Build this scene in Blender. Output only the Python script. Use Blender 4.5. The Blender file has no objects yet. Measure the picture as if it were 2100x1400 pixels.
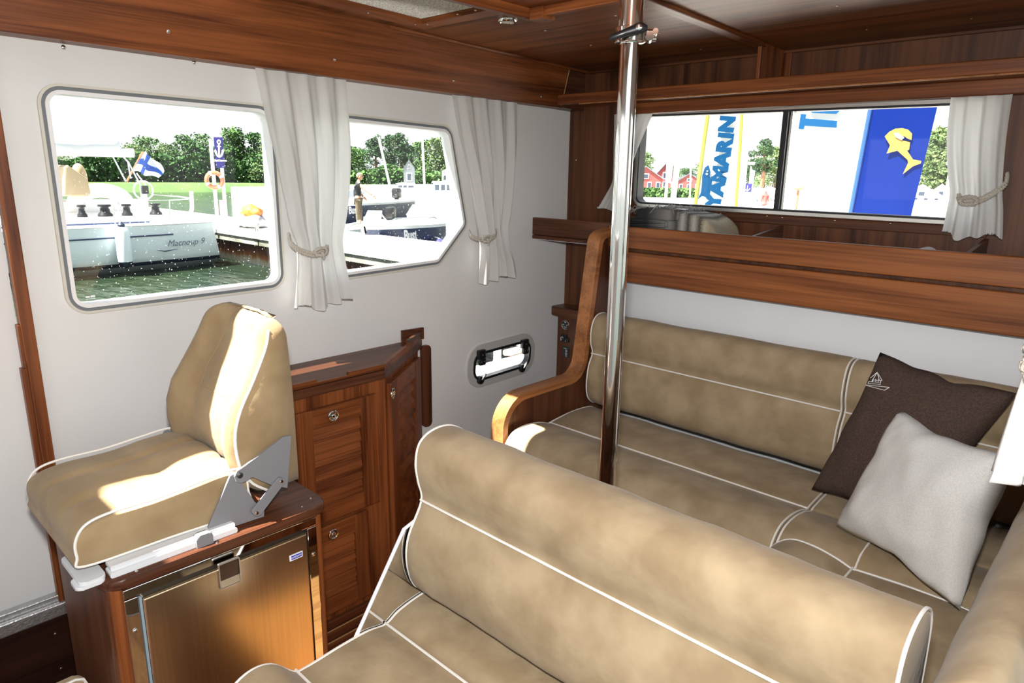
import bpy, bmesh, math, random
from mathutils import Vector, Matrix, noise
from math import sin, cos, pi, radians
random.seed(7)
S = bpy.context.scene
C = S.collection
V = Vector

# ------------------------------------------------------------------ camera
FPX = 1413.9
_y, _p, _r = radians(43.404), radians(13.893), radians(0.803)
FWD = V((-sin(_y)*cos(_p), cos(_y)*cos(_p), -sin(_p)))
_rt = V((cos(_y), sin(_y), 0)); _up = _rt.cross(FWD)
RT = _rt*cos(_r) + _up*sin(_r); UP = -_rt*sin(_r) + _up*cos(_r)
EYE = V((0, 0, 1.5))
cam_d = bpy.data.cameras.new('camera'); cam = bpy.data.objects.new('camera', cam_d); C.objects.link(cam)
cam_d.sensor_width = 36; cam_d.lens = FPX/2100*36; cam_d.clip_start = .02; cam_d.clip_end = 600
m3 = Matrix((RT, UP, -FWD)).transposed()
cam.matrix_world = Matrix.Translation(EYE) @ m3.to_4x4()
S.camera = cam

def U(px, py, ax, c):
    """survey helper: the point of the real plane  axis ax = c  seen along a sight line of the survey station"""
    d = FWD + RT*((px-1050)/FPX) - UP*((py-700)/FPX)
    return EYE + d*((c-EYE[ax])/d[ax])
def UC(px, py, off=0):      # on the sloping ceiling
    d = FWD + RT*((px-1050)/FPX) - UP*((py-700)/FPX)
    return EYE + d*((.508-off)/(d.z+.03*d.y))

# ------------------------------------------------------------------ light
SKY = 1.4; SUN = 34.0; FLASH = 35.0; EXPO = 0.0
w = bpy.data.worlds.new('sky'); S.world = w; w.use_nodes = True
nt = w.node_tree; nt.nodes.clear()
o_ = nt.nodes.new('ShaderNodeOutputWorld'); b_ = nt.nodes.new('ShaderNodeBackground')
tc = nt.nodes.new('ShaderNodeTexCoord'); sx = nt.nodes.new('ShaderNodeSeparateXYZ'); rp = nt.nodes.new('ShaderNodeValToRGB')
rp.color_ramp.elements[0].position = 0.0; rp.color_ramp.elements[0].color = (1, 1, 1, 1)
rp.color_ramp.elements[1].position = .9; rp.color_ramp.elements[1].color = (.72, .86, 1, 1)
nt.links.new(tc.outputs['Generated'], sx.inputs[0]); nt.links.new(sx.outputs['Z'], rp.inputs[0])
nt.links.new(rp.outputs[0], b_.inputs[0]); b_.inputs[1].default_value = SKY
nt.links.new(b_.outputs[0], o_.inputs[0])
sd = bpy.data.lights.new('sun', 'SUN'); sun = bpy.data.objects.new('sun', sd); C.objects.link(sun)
sd.energy = SUN; sd.angle = radians(.6); sd.color = (1, .95, .86)
sun.rotation_euler = V((.20, .55, -1)).to_track_quat('-Z', 'Y').to_euler()
fd = bpy.data.lights.new('camera_flash', 'AREA'); fl = bpy.data.objects.new('camera_flash', fd); C.objects.link(fl)
fd.energy = FLASH; fd.shape = 'RECTANGLE'; fd.size = .07; fd.size_y = .045; fd.color = (1, .985, .96)
fl.matrix_world = Matrix.Translation(EYE + UP*.13 - FWD*.02) @ m3.to_4x4()
S.view_settings.view_transform = 'Standard'; S.view_settings.look = 'None'
S.view_settings.exposure = EXPO; S.view_settings.gamma = 1; S.view_settings.use_curve_mapping = False
S.cycles.use_denoising = True; S.cycles.max_bounces = 10; S.cycles.diffuse_bounces = 5
S.cycles.transparent_max_bounces = 16; S.cycles.sample_clamp_indirect = 6
S.cycles.caustics_reflective = False; S.cycles.caustics_refractive = False

# ------------------------------------------------------------------ materials
def srgb(r, g, b):
    f = lambda c: (c/255/12.92) if c/255 <= .04045 else ((c/255+.055)/1.055)**2.4
    return (f(r), f(g), f(b), 1)
def mat(name, col, rough=.5, metal=0, spec=.5, **kw):
    m = bpy.data.materials.new(name); m.use_nodes = True
    p = m.node_tree.nodes['Principled BSDF']
    p.inputs['Base Color'].default_value = col if len(col) == 4 else (*col, 1)
    p.inputs['Roughness'].default_value = rough; p.inputs['Metallic'].default_value = metal
    p.inputs['Specular IOR Level'].default_value = spec
    for k, v in kw.items(): p.inputs[k.replace('_', ' ')].default_value = v
    return m
def nodes(m): return m.node_tree.nodes, m.node_tree.links, m.node_tree.nodes['Principled BSDF']
def noise_mat(name, c0, c1, scale=(5, 5, 5), detail=4, lo=.35, hi=.65, rough=.6, bump=0, bscale=None, dist=.002, **kw):
    m = mat(name, c0, rough, **kw); n, l, p = nodes(m)
    tc = n.new('ShaderNodeTexCoord'); mp = n.new('ShaderNodeMapping'); mp.inputs['Scale'].default_value = scale
    ns = n.new('ShaderNodeTexNoise'); ns.inputs['Scale'].default_value = 1; ns.inputs['Detail'].default_value = detail
    r = n.new('ShaderNodeValToRGB'); r.color_ramp.elements[0].position = lo; r.color_ramp.elements[1].position = hi
    r.color_ramp.elements[0].color = c0 if len(c0) == 4 else (*c0, 1); r.color_ramp.elements[1].color = c1 if len(c1) == 4 else (*c1, 1)
    l.new(tc.outputs['Object'], mp.inputs[0]); l.new(mp.outputs[0], ns.inputs['Vector']); l.new(ns.outputs[0], r.inputs[0]); l.new(r.outputs[0], p.inputs['Base Color'])
    if bump:
        n2 = n.new('ShaderNodeTexNoise'); mp2 = n.new('ShaderNodeMapping'); mp2.inputs['Scale'].default_value = bscale or scale
        l.new(tc.outputs['Object'], mp2.inputs[0]); l.new(mp2.outputs[0], n2.inputs['Vector'])
        n2.inputs['Scale'].default_value = 1
        b = n.new('ShaderNodeBump'); b.inputs['Strength'].default_value = bump; b.inputs['Distance'].default_value = dist
        l.new(n2.outputs[0], b.inputs['Height']); l.new(b.outputs[0], p.inputs['Normal'])
    return m
def wood(name, axis, dark, light, fine=70, rough=.38):
    """figured teak: long fibres along one axis"""
    m = mat(name, light, rough, spec=.3); n, l, p = nodes(m)
    i = 'xyz'.index(axis)
    tc = n.new('ShaderNodeTexCoord')
    def nz(s, stretch, det):
        mp = n.new('ShaderNodeMapping'); sc = [s, s, s]; sc[i] = s*stretch; mp.inputs['Scale'].default_value = sc
        t = n.new('ShaderNodeTexNoise'); t.inputs['Scale'].default_value = 1; t.inputs['Detail'].default_value = det
        t.inputs['Distortion'].default_value = .6
        l.new(tc.outputs['Object'], mp.inputs[0]); l.new(mp.outputs[0], t.inputs['Vector']); return t
    a = nz(22, .05, 3); b = nz(fine*2.4, .02, 2)
    mx = n.new('ShaderNodeMath'); mx.operation = 'MULTIPLY_ADD'; mx.inputs[1].default_value = .45
    l.new(b.outputs[0], mx.inputs[0]); 
    m2 = n.new('ShaderNodeMath'); m2.operation = 'MULTIPLY'; m2.inputs[1].default_value = .75; l.new(a.outputs[0], m2.inputs[0])
    l.new(m2.outputs[0], mx.inputs[2])
    r = n.new('ShaderNodeValToRGB'); e = r.color_ramp.elements
    e[0].position = .42; e[0].color = (*dark, 1); e[1].position = .72; e[1].color = (*light, 1)
    l.new(mx.outputs[0], r.inputs[0]); l.new(r.outputs[0], p.inputs['Base Color'])
    bp = n.new('ShaderNodeBump'); bp.inputs['Strength'].default_value = .08; bp.inputs['Distance'].default_value = .001
    l.new(b.outputs[0], bp.inputs['Height']); l.new(bp.outputs[0], p.inputs['Normal'])
    return m
TD, TL = (.072, .017, .005), (.245, .074, .021)
WX = wood('teak_x', 'x', TD, TL); WY = wood('teak_y', 'y', TD, TL); WZ = wood('teak_z', 'z', TD, TL)
DD, DL = (.045, .014, .007), (.125, .045, .020)
DX = wood('dark_teak_x', 'x', DD, DL); DY = wood('dark_teak_y', 'y', DD, DL); DZ = wood('dark_teak_z', 'z', DD, DL)
AX = wood('amber_teak_y', 'y', (.20, .075, .024), (.42, .17, .06)); AZ = wood('amber_teak_z', 'z', (.20, .075, .024), (.42, .17, .06))
BX = wood('board_teak_x', 'x', (.12, .034, .009), (.31, .105, .032), 50)
HOLLY = mat('pale_wood', (.45, .26, .12), .5)
WALL = noise_mat('wall_vinyl', (.70, .695, .685), (.74, .735, .725), (3, 3, 3), rough=.62, bump=.12, bscale=(420, 420, 420), dist=.0006)
WHITE = mat('white_gelcoat', (.80, .80, .80), .35); CREAM = mat('cream_seal', (.62, .59, .52), .5)
PANEL = noise_mat('white_panel', (.74, .75, .77), (.78, .79, .81), (3, 3, 3), rough=.55, bump=.08, bscale=(300, 300, 300), dist=.0006)
def suede(name, a, b):
    m = noise_mat(name, a, b, (11, 11, 11), 8, .36, .66, .85, bump=.4, bscale=(38, 38, 38), dist=.004, spec=.2)
    p = m.node_tree.nodes['Principled BSDF']; p.inputs['Sheen Weight'].default_value = .10; p.inputs['Sheen Roughness'].default_value = .5
    return m
SUEDE = suede('tan_suede', (.268, .194, .112), (.372, .284, .176))
SUEDE2 = suede('tan_suede_helm', (.25, .172, .090), (.32, .232, .128))
PIPE = mat('white_piping', (.74, .71, .66), .55)
CHROME = mat('polished_steel', (.86, .85, .83), .06, 1); STEEL = mat('satin_steel', (.72, .70, .66), .25, 1)
MIRROR = mat('mirror_steel', (.85, .83, .80), .03, 1); EDGE = mat('bright_plate_edge', (.82, .83, .88), .3)
BRUSH = noise_mat('brushed_steel_teak_reflection', (.74, .58, .38), (.82, .65, .44), (4, 300, 4), rough=.27, metal=1, bump=.04, bscale=(3, 500, 3), dist=.0005)  # golden base colour imitates teak reflected in neutral steel
GREY = mat('grey_paint', (.20, .20, .215), .5, .2); RAIL = mat('pale_grey_rail', (.62, .64, .66), .35)
BLACK = mat('black_plastic', (.012, .012, .014), .35); RUB = mat('grey_rubber', (.16, .175, .19), .5)
ALU = noise_mat('ribbed_aluminium', (.55, .55, .55), (.66, .66, .66), (200, 200, 60), rough=.5, metal=1, bump=.6, bscale=(160, 160, 160))
ROPE = noise_mat('jute_rope', (.42, .38, .32), (.58, .54, .47), (300, 300, 300), rough=.8)
LENS = mat('frosted_lens', (.85, .85, .82), .4)
CLOTHB = noise_mat('brown_linen', (.042, .024, .017), (.075, .043, .030), (240, 240, 240), 2, rough=.9, bump=.3, bscale=(500, 500, 500), dist=.001)
CLOTHG = noise_mat('grey_linen', (.58, .57, .545), (.68, .67, .64), (380, 380, 380), 2, rough=.9, bump=.35, bscale=(600, 600, 600), dist=.001)
THREAD = mat('white_thread', (.8, .8, .8), .7)
def curtain_mat():
    m = bpy.data.materials.new('curtain_cotton'); m.use_nodes = True; n = m.node_tree.nodes; l = m.node_tree.links; n.clear()
    o = n.new('ShaderNodeOutputMaterial'); d = n.new('ShaderNodeBsdfDiffuse'); t = n.new('ShaderNodeBsdfTranslucent'); x = n.new('ShaderNodeMixShader')
    d.inputs[0].default_value = (.80, .79, .77, 1); t.inputs[0].default_value = (.80, .79, .77, 1); x.inputs[0].default_value = .38
    l.new(d.outputs[0], x.inputs[1]); l.new(t.outputs[0], x.inputs[2]); l.new(x.outputs[0], o.inputs[0]); return m
CURT = curtain_mat()
def glass_mat(name, tint, spots=True):
    m = bpy.data.materials.new(name); m.use_nodes = True; n = m.node_tree.nodes; l = m.node_tree.links; n.clear()
    o = n.new('ShaderNodeOutputMaterial'); t = n.new('ShaderNodeBsdfTransparent'); t.inputs[0].default_value = tint
    g = n.new('ShaderNodeBsdfGlossy'); g.inputs['Roughness'].default_value = .02
    lw = n.new('ShaderNodeLayerWeight'); pw = n.new('ShaderNodeMath'); pw.operation = 'POWER'; pw.inputs[1].default_value = 5
    fr = n.new('ShaderNodeMath'); fr.operation = 'MULTIPLY_ADD'; fr.inputs[1].default_value = .8; fr.inputs[2].default_value = .02
    l.new(lw.outputs['Facing'], pw.inputs[0]); l.new(pw.outputs[0], fr.inputs[0]); x = n.new('ShaderNodeMixShader')
    l.new(fr.outputs[0], x.inputs[0]); l.new(t.outputs[0], x.inputs[1]); l.new(g.outputs[0], x.inputs[2])
    if spots:                                   # dried spray on the pane
        tc = n.new('ShaderNodeTexCoord'); vo = n.new('ShaderNodeTexVoronoi'); vo.inputs['Scale'].default_value = 85
        ns = n.new('ShaderNodeTexNoise'); ns.inputs['Scale'].default_value = 260
        lt = n.new('ShaderNodeMath'); lt.operation = 'LESS_THAN'; lt.inputs[1].default_value = .16
        gt = n.new('ShaderNodeMath'); gt.operation = 'GREATER_THAN'; gt.inputs[1].default_value = .56
        mu = n.new('ShaderNodeMath'); mu.operation = 'MULTIPLY'; m2 = n.new('ShaderNodeMath'); m2.operation = 'MULTIPLY'; m2.inputs[1].default_value = .75
        l.new(tc.outputs['Object'], vo.inputs['Vector']); l.new(tc.outputs['Object'], ns.inputs['Vector'])
        l.new(vo.outputs['Distance'], lt.inputs[0]); l.new(ns.outputs[0], gt.inputs[0]); l.new(lt.outputs[0], mu.inputs[0]); l.new(gt.outputs[0], mu.inputs[1]); l.new(mu.outputs[0], m2.inputs[0])
        df = n.new('ShaderNodeBsdfTranslucent'); df.inputs[0].default_value = (.9, .9, .9, 1); y = n.new('ShaderNodeMixShader')
        l.new(m2.outputs[0], y.inputs[0]); l.new(x.outputs[0], y.inputs[1]); l.new(df.outputs[0], y.inputs[2]); l.new(y.outputs[0], o.inputs[0])
    else: l.new(x.outputs[0], o.inputs[0])
    return m
GLASS = glass_mat('window_glass', (.97, .99, .985, 1)); GLASS2 = glass_mat('window_glass_clean', (.98, .985, .99, 1), False)

# ------------------------------------------------------------------ mesh helpers
WLOC = {}
def link(name, data, parent=None, loc=V((0, 0, 0))):
    o = bpy.data.objects.new(name, data); C.objects.link(o)
    base = WLOC.get(parent.name, V((0, 0, 0))) if parent else V((0, 0, 0))
    if parent: o.parent = parent
    o.location = V(loc) - base; WLOC[o.name] = V(loc); return o
def tag(o, label=None, cat=None, group=None, kind=None):
    for k, v in (('label', label), ('category', cat), ('group', group), ('kind', kind)):
        if v: o[k] = v
    return o
def thing(name, label, cat, loc, group=None):
    return tag(link(name, None, None, V(loc)), label, cat, group)
def obj(name, bm, m, parent=None, smooth=False, label=None, kind=None, normals=True):
    if normals: bmesh.ops.recalc_face_normals(bm, faces=bm.faces)
    me = bpy.data.meshes.new(name); bm.to_mesh(me); bm.free()
    for x in (m if isinstance(m, (list, tuple)) else [m]): me.materials.append(x)
    if smooth:
        for p in me.polygons: p.use_smooth = True
        if smooth != 'all':
            try: me.set_sharp_from_angle(angle=radians(40))
            except Exception: pass
    o = link(name, me, parent)
    if label: o['label'] = label
    if kind: o['kind'] = kind
    return o
def inst(me, name, parent, loc, rot=None, scale=None):
    o = link(name, me, parent, loc)
    if rot is not None: o.rotation_euler = rot
    if scale is not None: o.scale = scale
    return o
def mesh_of(bm, name, m, smooth=False):
    bmesh.ops.recalc_face_normals(bm, faces=bm.faces)
    me = bpy.data.meshes.new(name); bm.to_mesh(me); bm.free(); me.materials.append(m)
    if smooth:
        for p in me.polygons: p.use_smooth = True
    return me
def add_box(bm, x0, x1, y0, y1, z0, z1, bev=0, seg=2):
    vs = [bm.verts.new((x, y, z)) for x in (x0, x1) for y in (y0, y1) for z in (z0, z1)]
    fs = [(0, 1, 3, 2), (4, 6, 7, 5), (0, 4, 5, 1), (2, 3, 7, 6), (0, 2, 6, 4), (1, 5, 7, 3)]
    nf = [bm.faces.new([vs[i] for i in f]) for f in fs]
    if bev:
        es = list({e for f in nf for e in f.edges})
        bmesh.ops.bevel(bm, geom=es, offset=bev, segments=seg, affect='EDGES', profile=.5)
def box(name, m, parent, x0, x1, y0, y1, z0, z1, bev=.003, **k):
    bm = bmesh.new(); add_box(bm, min(x0, x1), max(x0, x1), min(y0, y1), max(y0, y1), min(z0, z1), max(z0, z1), bev); return obj(name, bm, m, parent, **k)
def p3(ax, c, u, v): return V((c, u, v)) if ax == 0 else V((u, c, v)) if ax == 1 else V((u, v, c))
def add_prism(bm, pts, ax, c0, c1, bev=0):
    n = len(pts); a = [bm.verts.new(p3(ax, c0, *p)) for p in pts]; b = [bm.verts.new(p3(ax, c1, *p)) for p in pts]
    nf = [bm.faces.new(a), bm.faces.new(b[::-1])] + [bm.faces.new((a[i], b[i], b[(i+1) % n], a[(i+1) % n])) for i in range(n)]
    if bev:
        es = list({e for f in nf[:2] for e in f.edges}); bmesh.ops.bevel(bm, geom=es, offset=bev, segments=2, affect='EDGES', profile=.5)
def prism(name, m, parent, pts, ax, c0, c1, bev=0, **k):
    bm = bmesh.new(); add_prism(bm, pts, ax, c0, c1, bev); return obj(name, bm, m, parent, **k)
def add_ring(bm, A, B, ax, c0, c1):
    n = len(A); g = [[bm.verts.new(p3(ax, c, *p)) for p in P] for P in (A, B) for c in (c0, c1)]
    a0, a1, b0, b1 = g
    for i in range(n):
        j = (i+1) % n
        for q in ((a0, a1), (b1, b0), (b0, a0), (a1, b1)): bm.faces.new((q[0][i], q[1][i], q[1][j], q[0][j]))
def ring(name, m, parent, A, B, ax, c0, c1, **k):
    bm = bmesh.new(); add_ring(bm, A, B, ax, c0, c1); return obj(name, bm, m, parent, **k)
def rpoly(pts, r, n=6):
    """polygon with rounded corners; r a number or one per corner"""
    out = []; N = len(pts)
    for i in range(N):
        p = V(pts[i]).to_2d(); a = (V(pts[i-1]).to_2d()-p); b = (V(pts[(i+1) % N]).to_2d()-p)
        rr = r[i] if isinstance(r, (list, tuple)) else r
        if rr <= 0: out += [tuple(p)]*1; continue
        ang = a.angle(b); d = min(rr/math.tan(ang/2), a.length*.49, b.length*.49); re = d*math.tan(ang/2)
        a.normalize(); b.normalize(); c = p + (a+b).normalized()*(re/sin(ang/2))
        s = p+a*d-c; e = p+b*d-c; t0 = math.atan2(s.y, s.x); t1 = math.atan2(e.y, e.x); dt = (t1-t0+pi) % (2*pi)-pi
        out += [(c.x+re*cos(t0+dt*k/n), c.y+re*sin(t0+dt*k/n)) for k in range(n+1)]
    return out
def inset(pts, d):
    """offset a closed polygon inwards, point for point"""
    N = len(pts); A = sum(pts[i][0]*pts[(i+1) % N][1]-pts[(i+1) % N][0]*pts[i][1] for i in range(N)); s = 1 if A > 0 else -1
    out = []
    for i in range(N):
        a = V(pts[i-1]).to_2d(); p = V(pts[i]).to_2d(); b = V(pts[(i+1) % N]).to_2d()
        e1 = (p-a); e2 = (b-p)
        e1 = e1.normalized() if e1.length > 1e-7 else e2.normalized(); e2 = e2.normalized() if e2.length > 1e-7 else e1
        n = (V((-e1.y, e1.x)).to_2d()+V((-e2.y, e2.x)).to_2d()); n = n.normalized() if n.length > 1e-6 else V((-e1.y, e1.x)).to_2d()
        k = 1/max(.5, n.dot(V((-e1.y, e1.x)).to_2d())); q = p+n*d*s*k; out.append((q.x, q.y))
    return out
def sheet_holes(bm, outer, holes, ax, c0, c1, mapz=None):
    fix = (lambda v: v) if not mapz else mapz
    def layer(c):
        es = []; loops = []
        for L in [outer]+holes:
            vs = [bm.verts.new(fix(p3(ax, c, *p))) for p in L]; loops.append(vs)
            es += [bm.edges.new((vs[i], vs[(i+1) % len(vs)])) for i in range(len(vs))]
        bmesh.ops.triangle_fill(bm, edges=es, use_beauty=True, use_dissolve=False); return loops
    A = layer(c0); B = layer(c1)
    for a, b in zip(A, B):
        for i in range(len(a)):
            j = (i+1) % len(a); bm.faces.new((a[i], b[i], b[j], a[j]))
def catmull(P, n=6, closed=True):
    P = [V(p) for p in P]; N = len(P); out = []
    for i in range(N if closed else N-1):
        g = (lambda k: P[k % N]) if closed else (lambda k: P[max(0, min(N-1, k))])
        a, b, c, d = g(i-1), g(i), g(i+1), g(i+2)
        for k in range(n):
            t = k/n; out.append(.5*((2*b)+(c-a)*t+(2*a-5*b+4*c-d)*t*t+(3*b-a-3*c+d)*t**3))
    if not closed: out.append(P[-1])
    return out
def add_tube(bm, pts, r, seg=8, closed=False, cap=True):
    pts = [V(p) for p in pts]; N = len(pts); R = r if isinstance(r, (list, tuple)) else [r]*N
    T = []
    for i in range(N):
        a = pts[(i-1) % N] if closed or i else pts[i]; b = pts[(i+1) % N] if closed or i < N-1 else pts[i]
        t = b-a; T.append(t.normalized() if t.length > 1e-9 else V((0, 0, 1)))
    ref = V((0, 0, 1)) if abs(T[0].z) < .9 else V((1, 0, 0)); u = T[0].cross(ref).normalized(); rings = []
    for i in range(N):
        u = (u - T[i]*u.dot(T[i])); u = u.normalized() if u.length > 1e-6 else T[i].orthogonal().normalized(); w_ = T[i].cross(u)
        rings.append([bm.verts.new(pts[i]+(u*cos(2*pi*k/seg)+w_*sin(2*pi*k/seg))*R[i]) for k in range(seg)])
    for i in range(N if closed else N-1):
        a, b = rings[i], rings[(i+1) % N]
        for k in range(seg): bm.faces.new((a[k], a[(k+1) % seg], b[(k+1) % seg], b[k]))
    if cap and not closed: bm.faces.new(rings[0][::-1]); bm.faces.new(rings[-1])
def tube(name, m, parent, pts, r, seg=8, closed=False, **k):
    bm = bmesh.new(); add_tube(bm, pts, r, seg, closed); k.setdefault('smooth', True); return obj(name, bm, m, parent, **k)
def add_lathe(bm, prof, c, d=V((0, 0, 1)), seg=20, u=None):
    d = V(d).normalized(); u = V(u).normalized() if u else d.orthogonal().normalized(); w_ = d.cross(u); c = V(c); rs = []
    for r, h in prof:
        rs.append([bm.verts.new(c+d*h+(u*cos(2*pi*k/seg)+w_*sin(2*pi*k/seg))*max(r, 1e-5)) for k in range(seg)])
    for a, b in zip(rs, rs[1:]):
        for k in range(seg): bm.faces.new((a[k], a[(k+1) % seg], b[(k+1) % seg], b[k]))
    bm.faces.new(rs[0][::-1]); bm.faces.new(rs[-1])
def lathe(name, m, parent, prof, c, d=(0, 0, 1), seg=20, **k):
    bm = bmesh.new(); add_lathe(bm, prof, c, V(d), seg); k.setdefault('smooth', True); return obj(name, bm, m, parent, **k)
def text(body, m, parent, origin, xd, yd, size, name='lettering', bold=0, align='CENTER', ext=.0005, shear=0):
    cu = bpy.data.curves.new(name, 'FONT'); cu.body = body; cu.size = size; cu.align_x = align; cu.align_y = 'CENTER'; cu.extrude = ext; cu.offset = bold; cu.shear = shear; cu.resolution_u = 3
    cu.materials.append(m); tmp = bpy.data.objects.new('tmp', cu); C.objects.link(tmp)
    me = bpy.data.meshes.new_from_object(tmp.evaluated_get(bpy.context.evaluated_depsgraph_get())); bpy.data.objects.remove(tmp)
    me.name = name; o = link(name, me, parent, origin)
    x = V(xd).normalized(); y = V(yd).normalized(); z = x.cross(y); M = Matrix((x, y, z)).transposed()
    o.rotation_mode = 'QUATERNION'; o.rotation_quaternion = M.to_quaternion(); return o
def n3(p, s=1): return noise.noise(V(p)*s)

bm = bmesh.new(); add_lathe(bm, [(.0048, 0), (.0048, .001), (.003, .0026), (.0006, .0028)], (0, 0, 0), V((0, 0, 1)), 10); SCREW = mesh_of(bm, 'screw', CHROME, True)
def rot_to(d): return V(d).to_track_quat('Z', 'Y').to_euler()
def screws(parent, pts, d, s=1):
    for p in pts: inst(SCREW, 'screw', parent, p, rot_to(d), (s, s, s))

# ================================================================== SETTING
YB = 2.6
def cz(y): return 1.93+.03*(2.6-y)
def struct(o, label): return tag(o, label, kind='structure')
# window outlines on the port wall (y, z)
w1 = rpoly([(.493, 1.106), (1.128, 1.112), (1.128, 1.690), (.493, 1.700)], .055, 8)
w2 = rpoly([(1.205, 1.112), (1.795, 1.128), (1.952, 1.280), (1.868, 1.668), (1.205, 1.688)], [.055, .05, .05, .06, .055], 8)
ph = rpoly([(1.975, .598), (2.345, .606), (2.352, .736), (1.985, .728)], .05, 8)
bm = bmesh.new()
sheet_holes(bm, [(.41, -.1), (2.7, -.1), (2.7, 2.06), (.41, 2.06)], [inset(w1, .02), inset(w2, .02), inset(ph, .0)], 0, -2.11, -2.155)
wl = struct(obj('wall_left', bm, WALL), 'white vinyl covered cabin side with two big windows and an oval porthole')
screws(wl, [U(130, 97, 0, -2.11), U(398, 128, 0, -2.11)], (1, 0, 0), 1.3)
def side_window(name, label, poly, bigglass=GLASS):
    g = prism('pane', bigglass, None, inset(poly, .022), 0, -2.135, -2.131); g.name = name
    struct(g, label)
    ring('frame', CREAM, g, poly, inset(poly, .007), 0, -2.112, -2.100, smooth=True)
    ring('rubber_seal', RUB, g, inset(poly, .0065), inset(poly, .0165), 0, -2.112, -2.103, smooth=True)
    ring('inner_bead', WHITE, g, inset(poly, .016), inset(poly, .026), 0, -2.15, -2.101, smooth=True)
    return g
W1 = side_window('window_1', 'large rounded side window behind the helm seat looking onto a yacht', w1)
W2 = side_window('window_2', 'side window with a cut lower corner between two white curtains', w2)
for W, px, py in ((W1, 186, 612), (W2, 683, 548)):      # maker's etched mark: three short lines
    c = U(px, py, 0, -2.1300)
    for y0, y1, h in ((-.0115, -.001, .0045), (.0005, .0115, .0055)): box('etched_mark', WHITE, W, -2.1305, -2.1300, c.y+y0, c.y+y1, c.z+.003, c.z+.003+h, 0)
    for dz in (0, -.006): box('etched_line', WHITE, W, -2.1305, -2.1300, c.y-.012, c.y+.012, c.z+dz-.0016, c.z+dz, 0)
# porthole
pr = prism('pane', GLASS2, None, inset(ph, .012), 0, -2.125, -2.121); pr.name = 'window_4'
struct(pr, 'small oval opening porthole low on the white side wall')
ring('surround', mat('porthole_trim', (.50, .49, .47), .4), pr, inset(ph, -.032), inset(ph, .002), 0, -2.112, -2.102, smooth=True)
ring('rubber_frame', BLACK, pr, inset(ph, .0), inset(ph, .011), 0, -2.13, -2.097, smooth=True)
for y in (2.02, 2.30):
    bm = bmesh.new(); add_box(bm, -2.104, -2.084, y-.022, y+.022, .700, .742, .005); add_box(bm, -2.1, -2.082, y-.016, y+.020, .672, .704, .005)
    hg = obj('hinge', bm, BLACK, pr); screws(hg, [(-2.082, y-.008, .69), (-2.082, y+.010, .69), (-2.083, y, .72)], (1, 0, 0), .7)
for y in (2.02, 2.29):
    bm = bmesh.new(); add_lathe(bm, [(.018, 0), (.020, .006), (.018, .02), (.013, .024)], (-2.112, y, .603), V((1, 0, 0)), 18)
    dg = obj('dog', bm, BLACK, pr, smooth=True)
    bm = bmesh.new(); add_tube(bm, [(-2.092, y+.004, .606), (-2.086, y+.012, .622), (-2.085, y+.020, .632)], [.007, .006, .005], 8); obj('dog_lever', bm, STEEL, dg, smooth=True)
# door on the port side, left edge of the frame
dw = rpoly([(-.35, 1.105), (.352, 1.105), (.352, 1.69), (-.35, 1.69)], .055, 8)
bm = bmesh.new(); sheet_holes(bm, [(-.9, .30), (.382, .30), (.382, 1.95), (-.9, 1.95)], [inset(dw, .02)], 0, -2.125, -2.155)
d1 = struct(obj('door_1', bm, WALL), 'white sliding side door at the left edge of the picture')
g = prism('pane', GLASS, d1, inset(dw, .022), 0, -2.143, -2.139)
ring('frame', CREAM, d1, dw, inset(dw, .007), 0, -2.127, -2.115, smooth=True); ring('rubber_seal', RUB, d1, inset(dw, .0065), inset(dw, .0165), 0, -2.127, -2.118, smooth=True)
ring('inner_bead', WHITE, d1, inset(dw, .016), inset(dw, .026), 0, -2.15, -2.116, smooth=True)
bm = bmesh.new(); add_box(bm, -2.13, -2.085, -.9, .392, .262, .302, .004); add_box(bm, -2.125, -2.10, -.9, .392, .302, .322, .003)
struct(obj('trim_1', bm, ALU), 'ribbed aluminium sill under the white side door')
t = struct(box('baseboard_left', wood('riser_dark', 'y', (.012, .005, .003), (.035, .012, .007)), None, -2.13, -2.095, -.9, .40, -.05, .262, 0), 'dark wooden riser under the aluminium door sill')
screws(t, [U(114, 1299, 0, -2.095), U(126, 1370, 0, -2.095)], (1, 0, 0), .9)
# teak jamb between door and window
bm = bmesh.new(); add_prism(bm, [(.383, .30), (.412, .30), (.412, 2.0), (.383, 2.0)], 0, -2.125, -2.088, .003)
add_box(bm, -2.12, -2.095, .370, .384, .30, .985, .002); add_box(bm, -2.12, -2.095, .376, .384, .985, 1.10, .002)
struct(obj('trim_2', bm, WZ), 'upright red-brown teak jamb at the far left of the picture')
# valance along the port side
bm = bmesh.new(); pts = []
for y, zb in ((-1.2, 1.83), (.43, 1.797), (1.36, 1.785), (2.455, 1.772)):
    pts.append([bm.verts.new(p) for p in ((-2.112, y, zb), (-2.045, y, zb), (-2.005, y, cz(y)+.01), (-2.112, y, cz(y)+.01))])
for a, b in zip(pts, pts[1:]):
    for k in range(4): bm.faces.new((a[k], a[(k+1) % 4], b[(k+1) % 4], b[k]))
bm.faces.new(pts[0]); bm.faces.new(pts[-1][::-1])
bmesh.ops.bevel(bm, geom=[e for e in bm.edges if all(abs(v.co.x+2.045) < 1e-4 for v in e.verts)], offset=.006, segments=3, affect='EDGES', profile=.5)
va = struct(obj('trim_3', bm, WY), 'broad teak valance running above the side windows')
screws(va, [U(345, 65, 0, -2.031), U(686, 122, 0, -2.032), U(930, 165, 0, -2.033), U(1110, 198, 0, -2.034)], (1, 0, -.3), 1.2)
bm = bmesh.new(); add_prism(bm, [(2.455, 1.772), (2.60, 1.768), (2.60, 1.94), (2.462, 1.945)], 0, -2.112, -2.03, 0)
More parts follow.
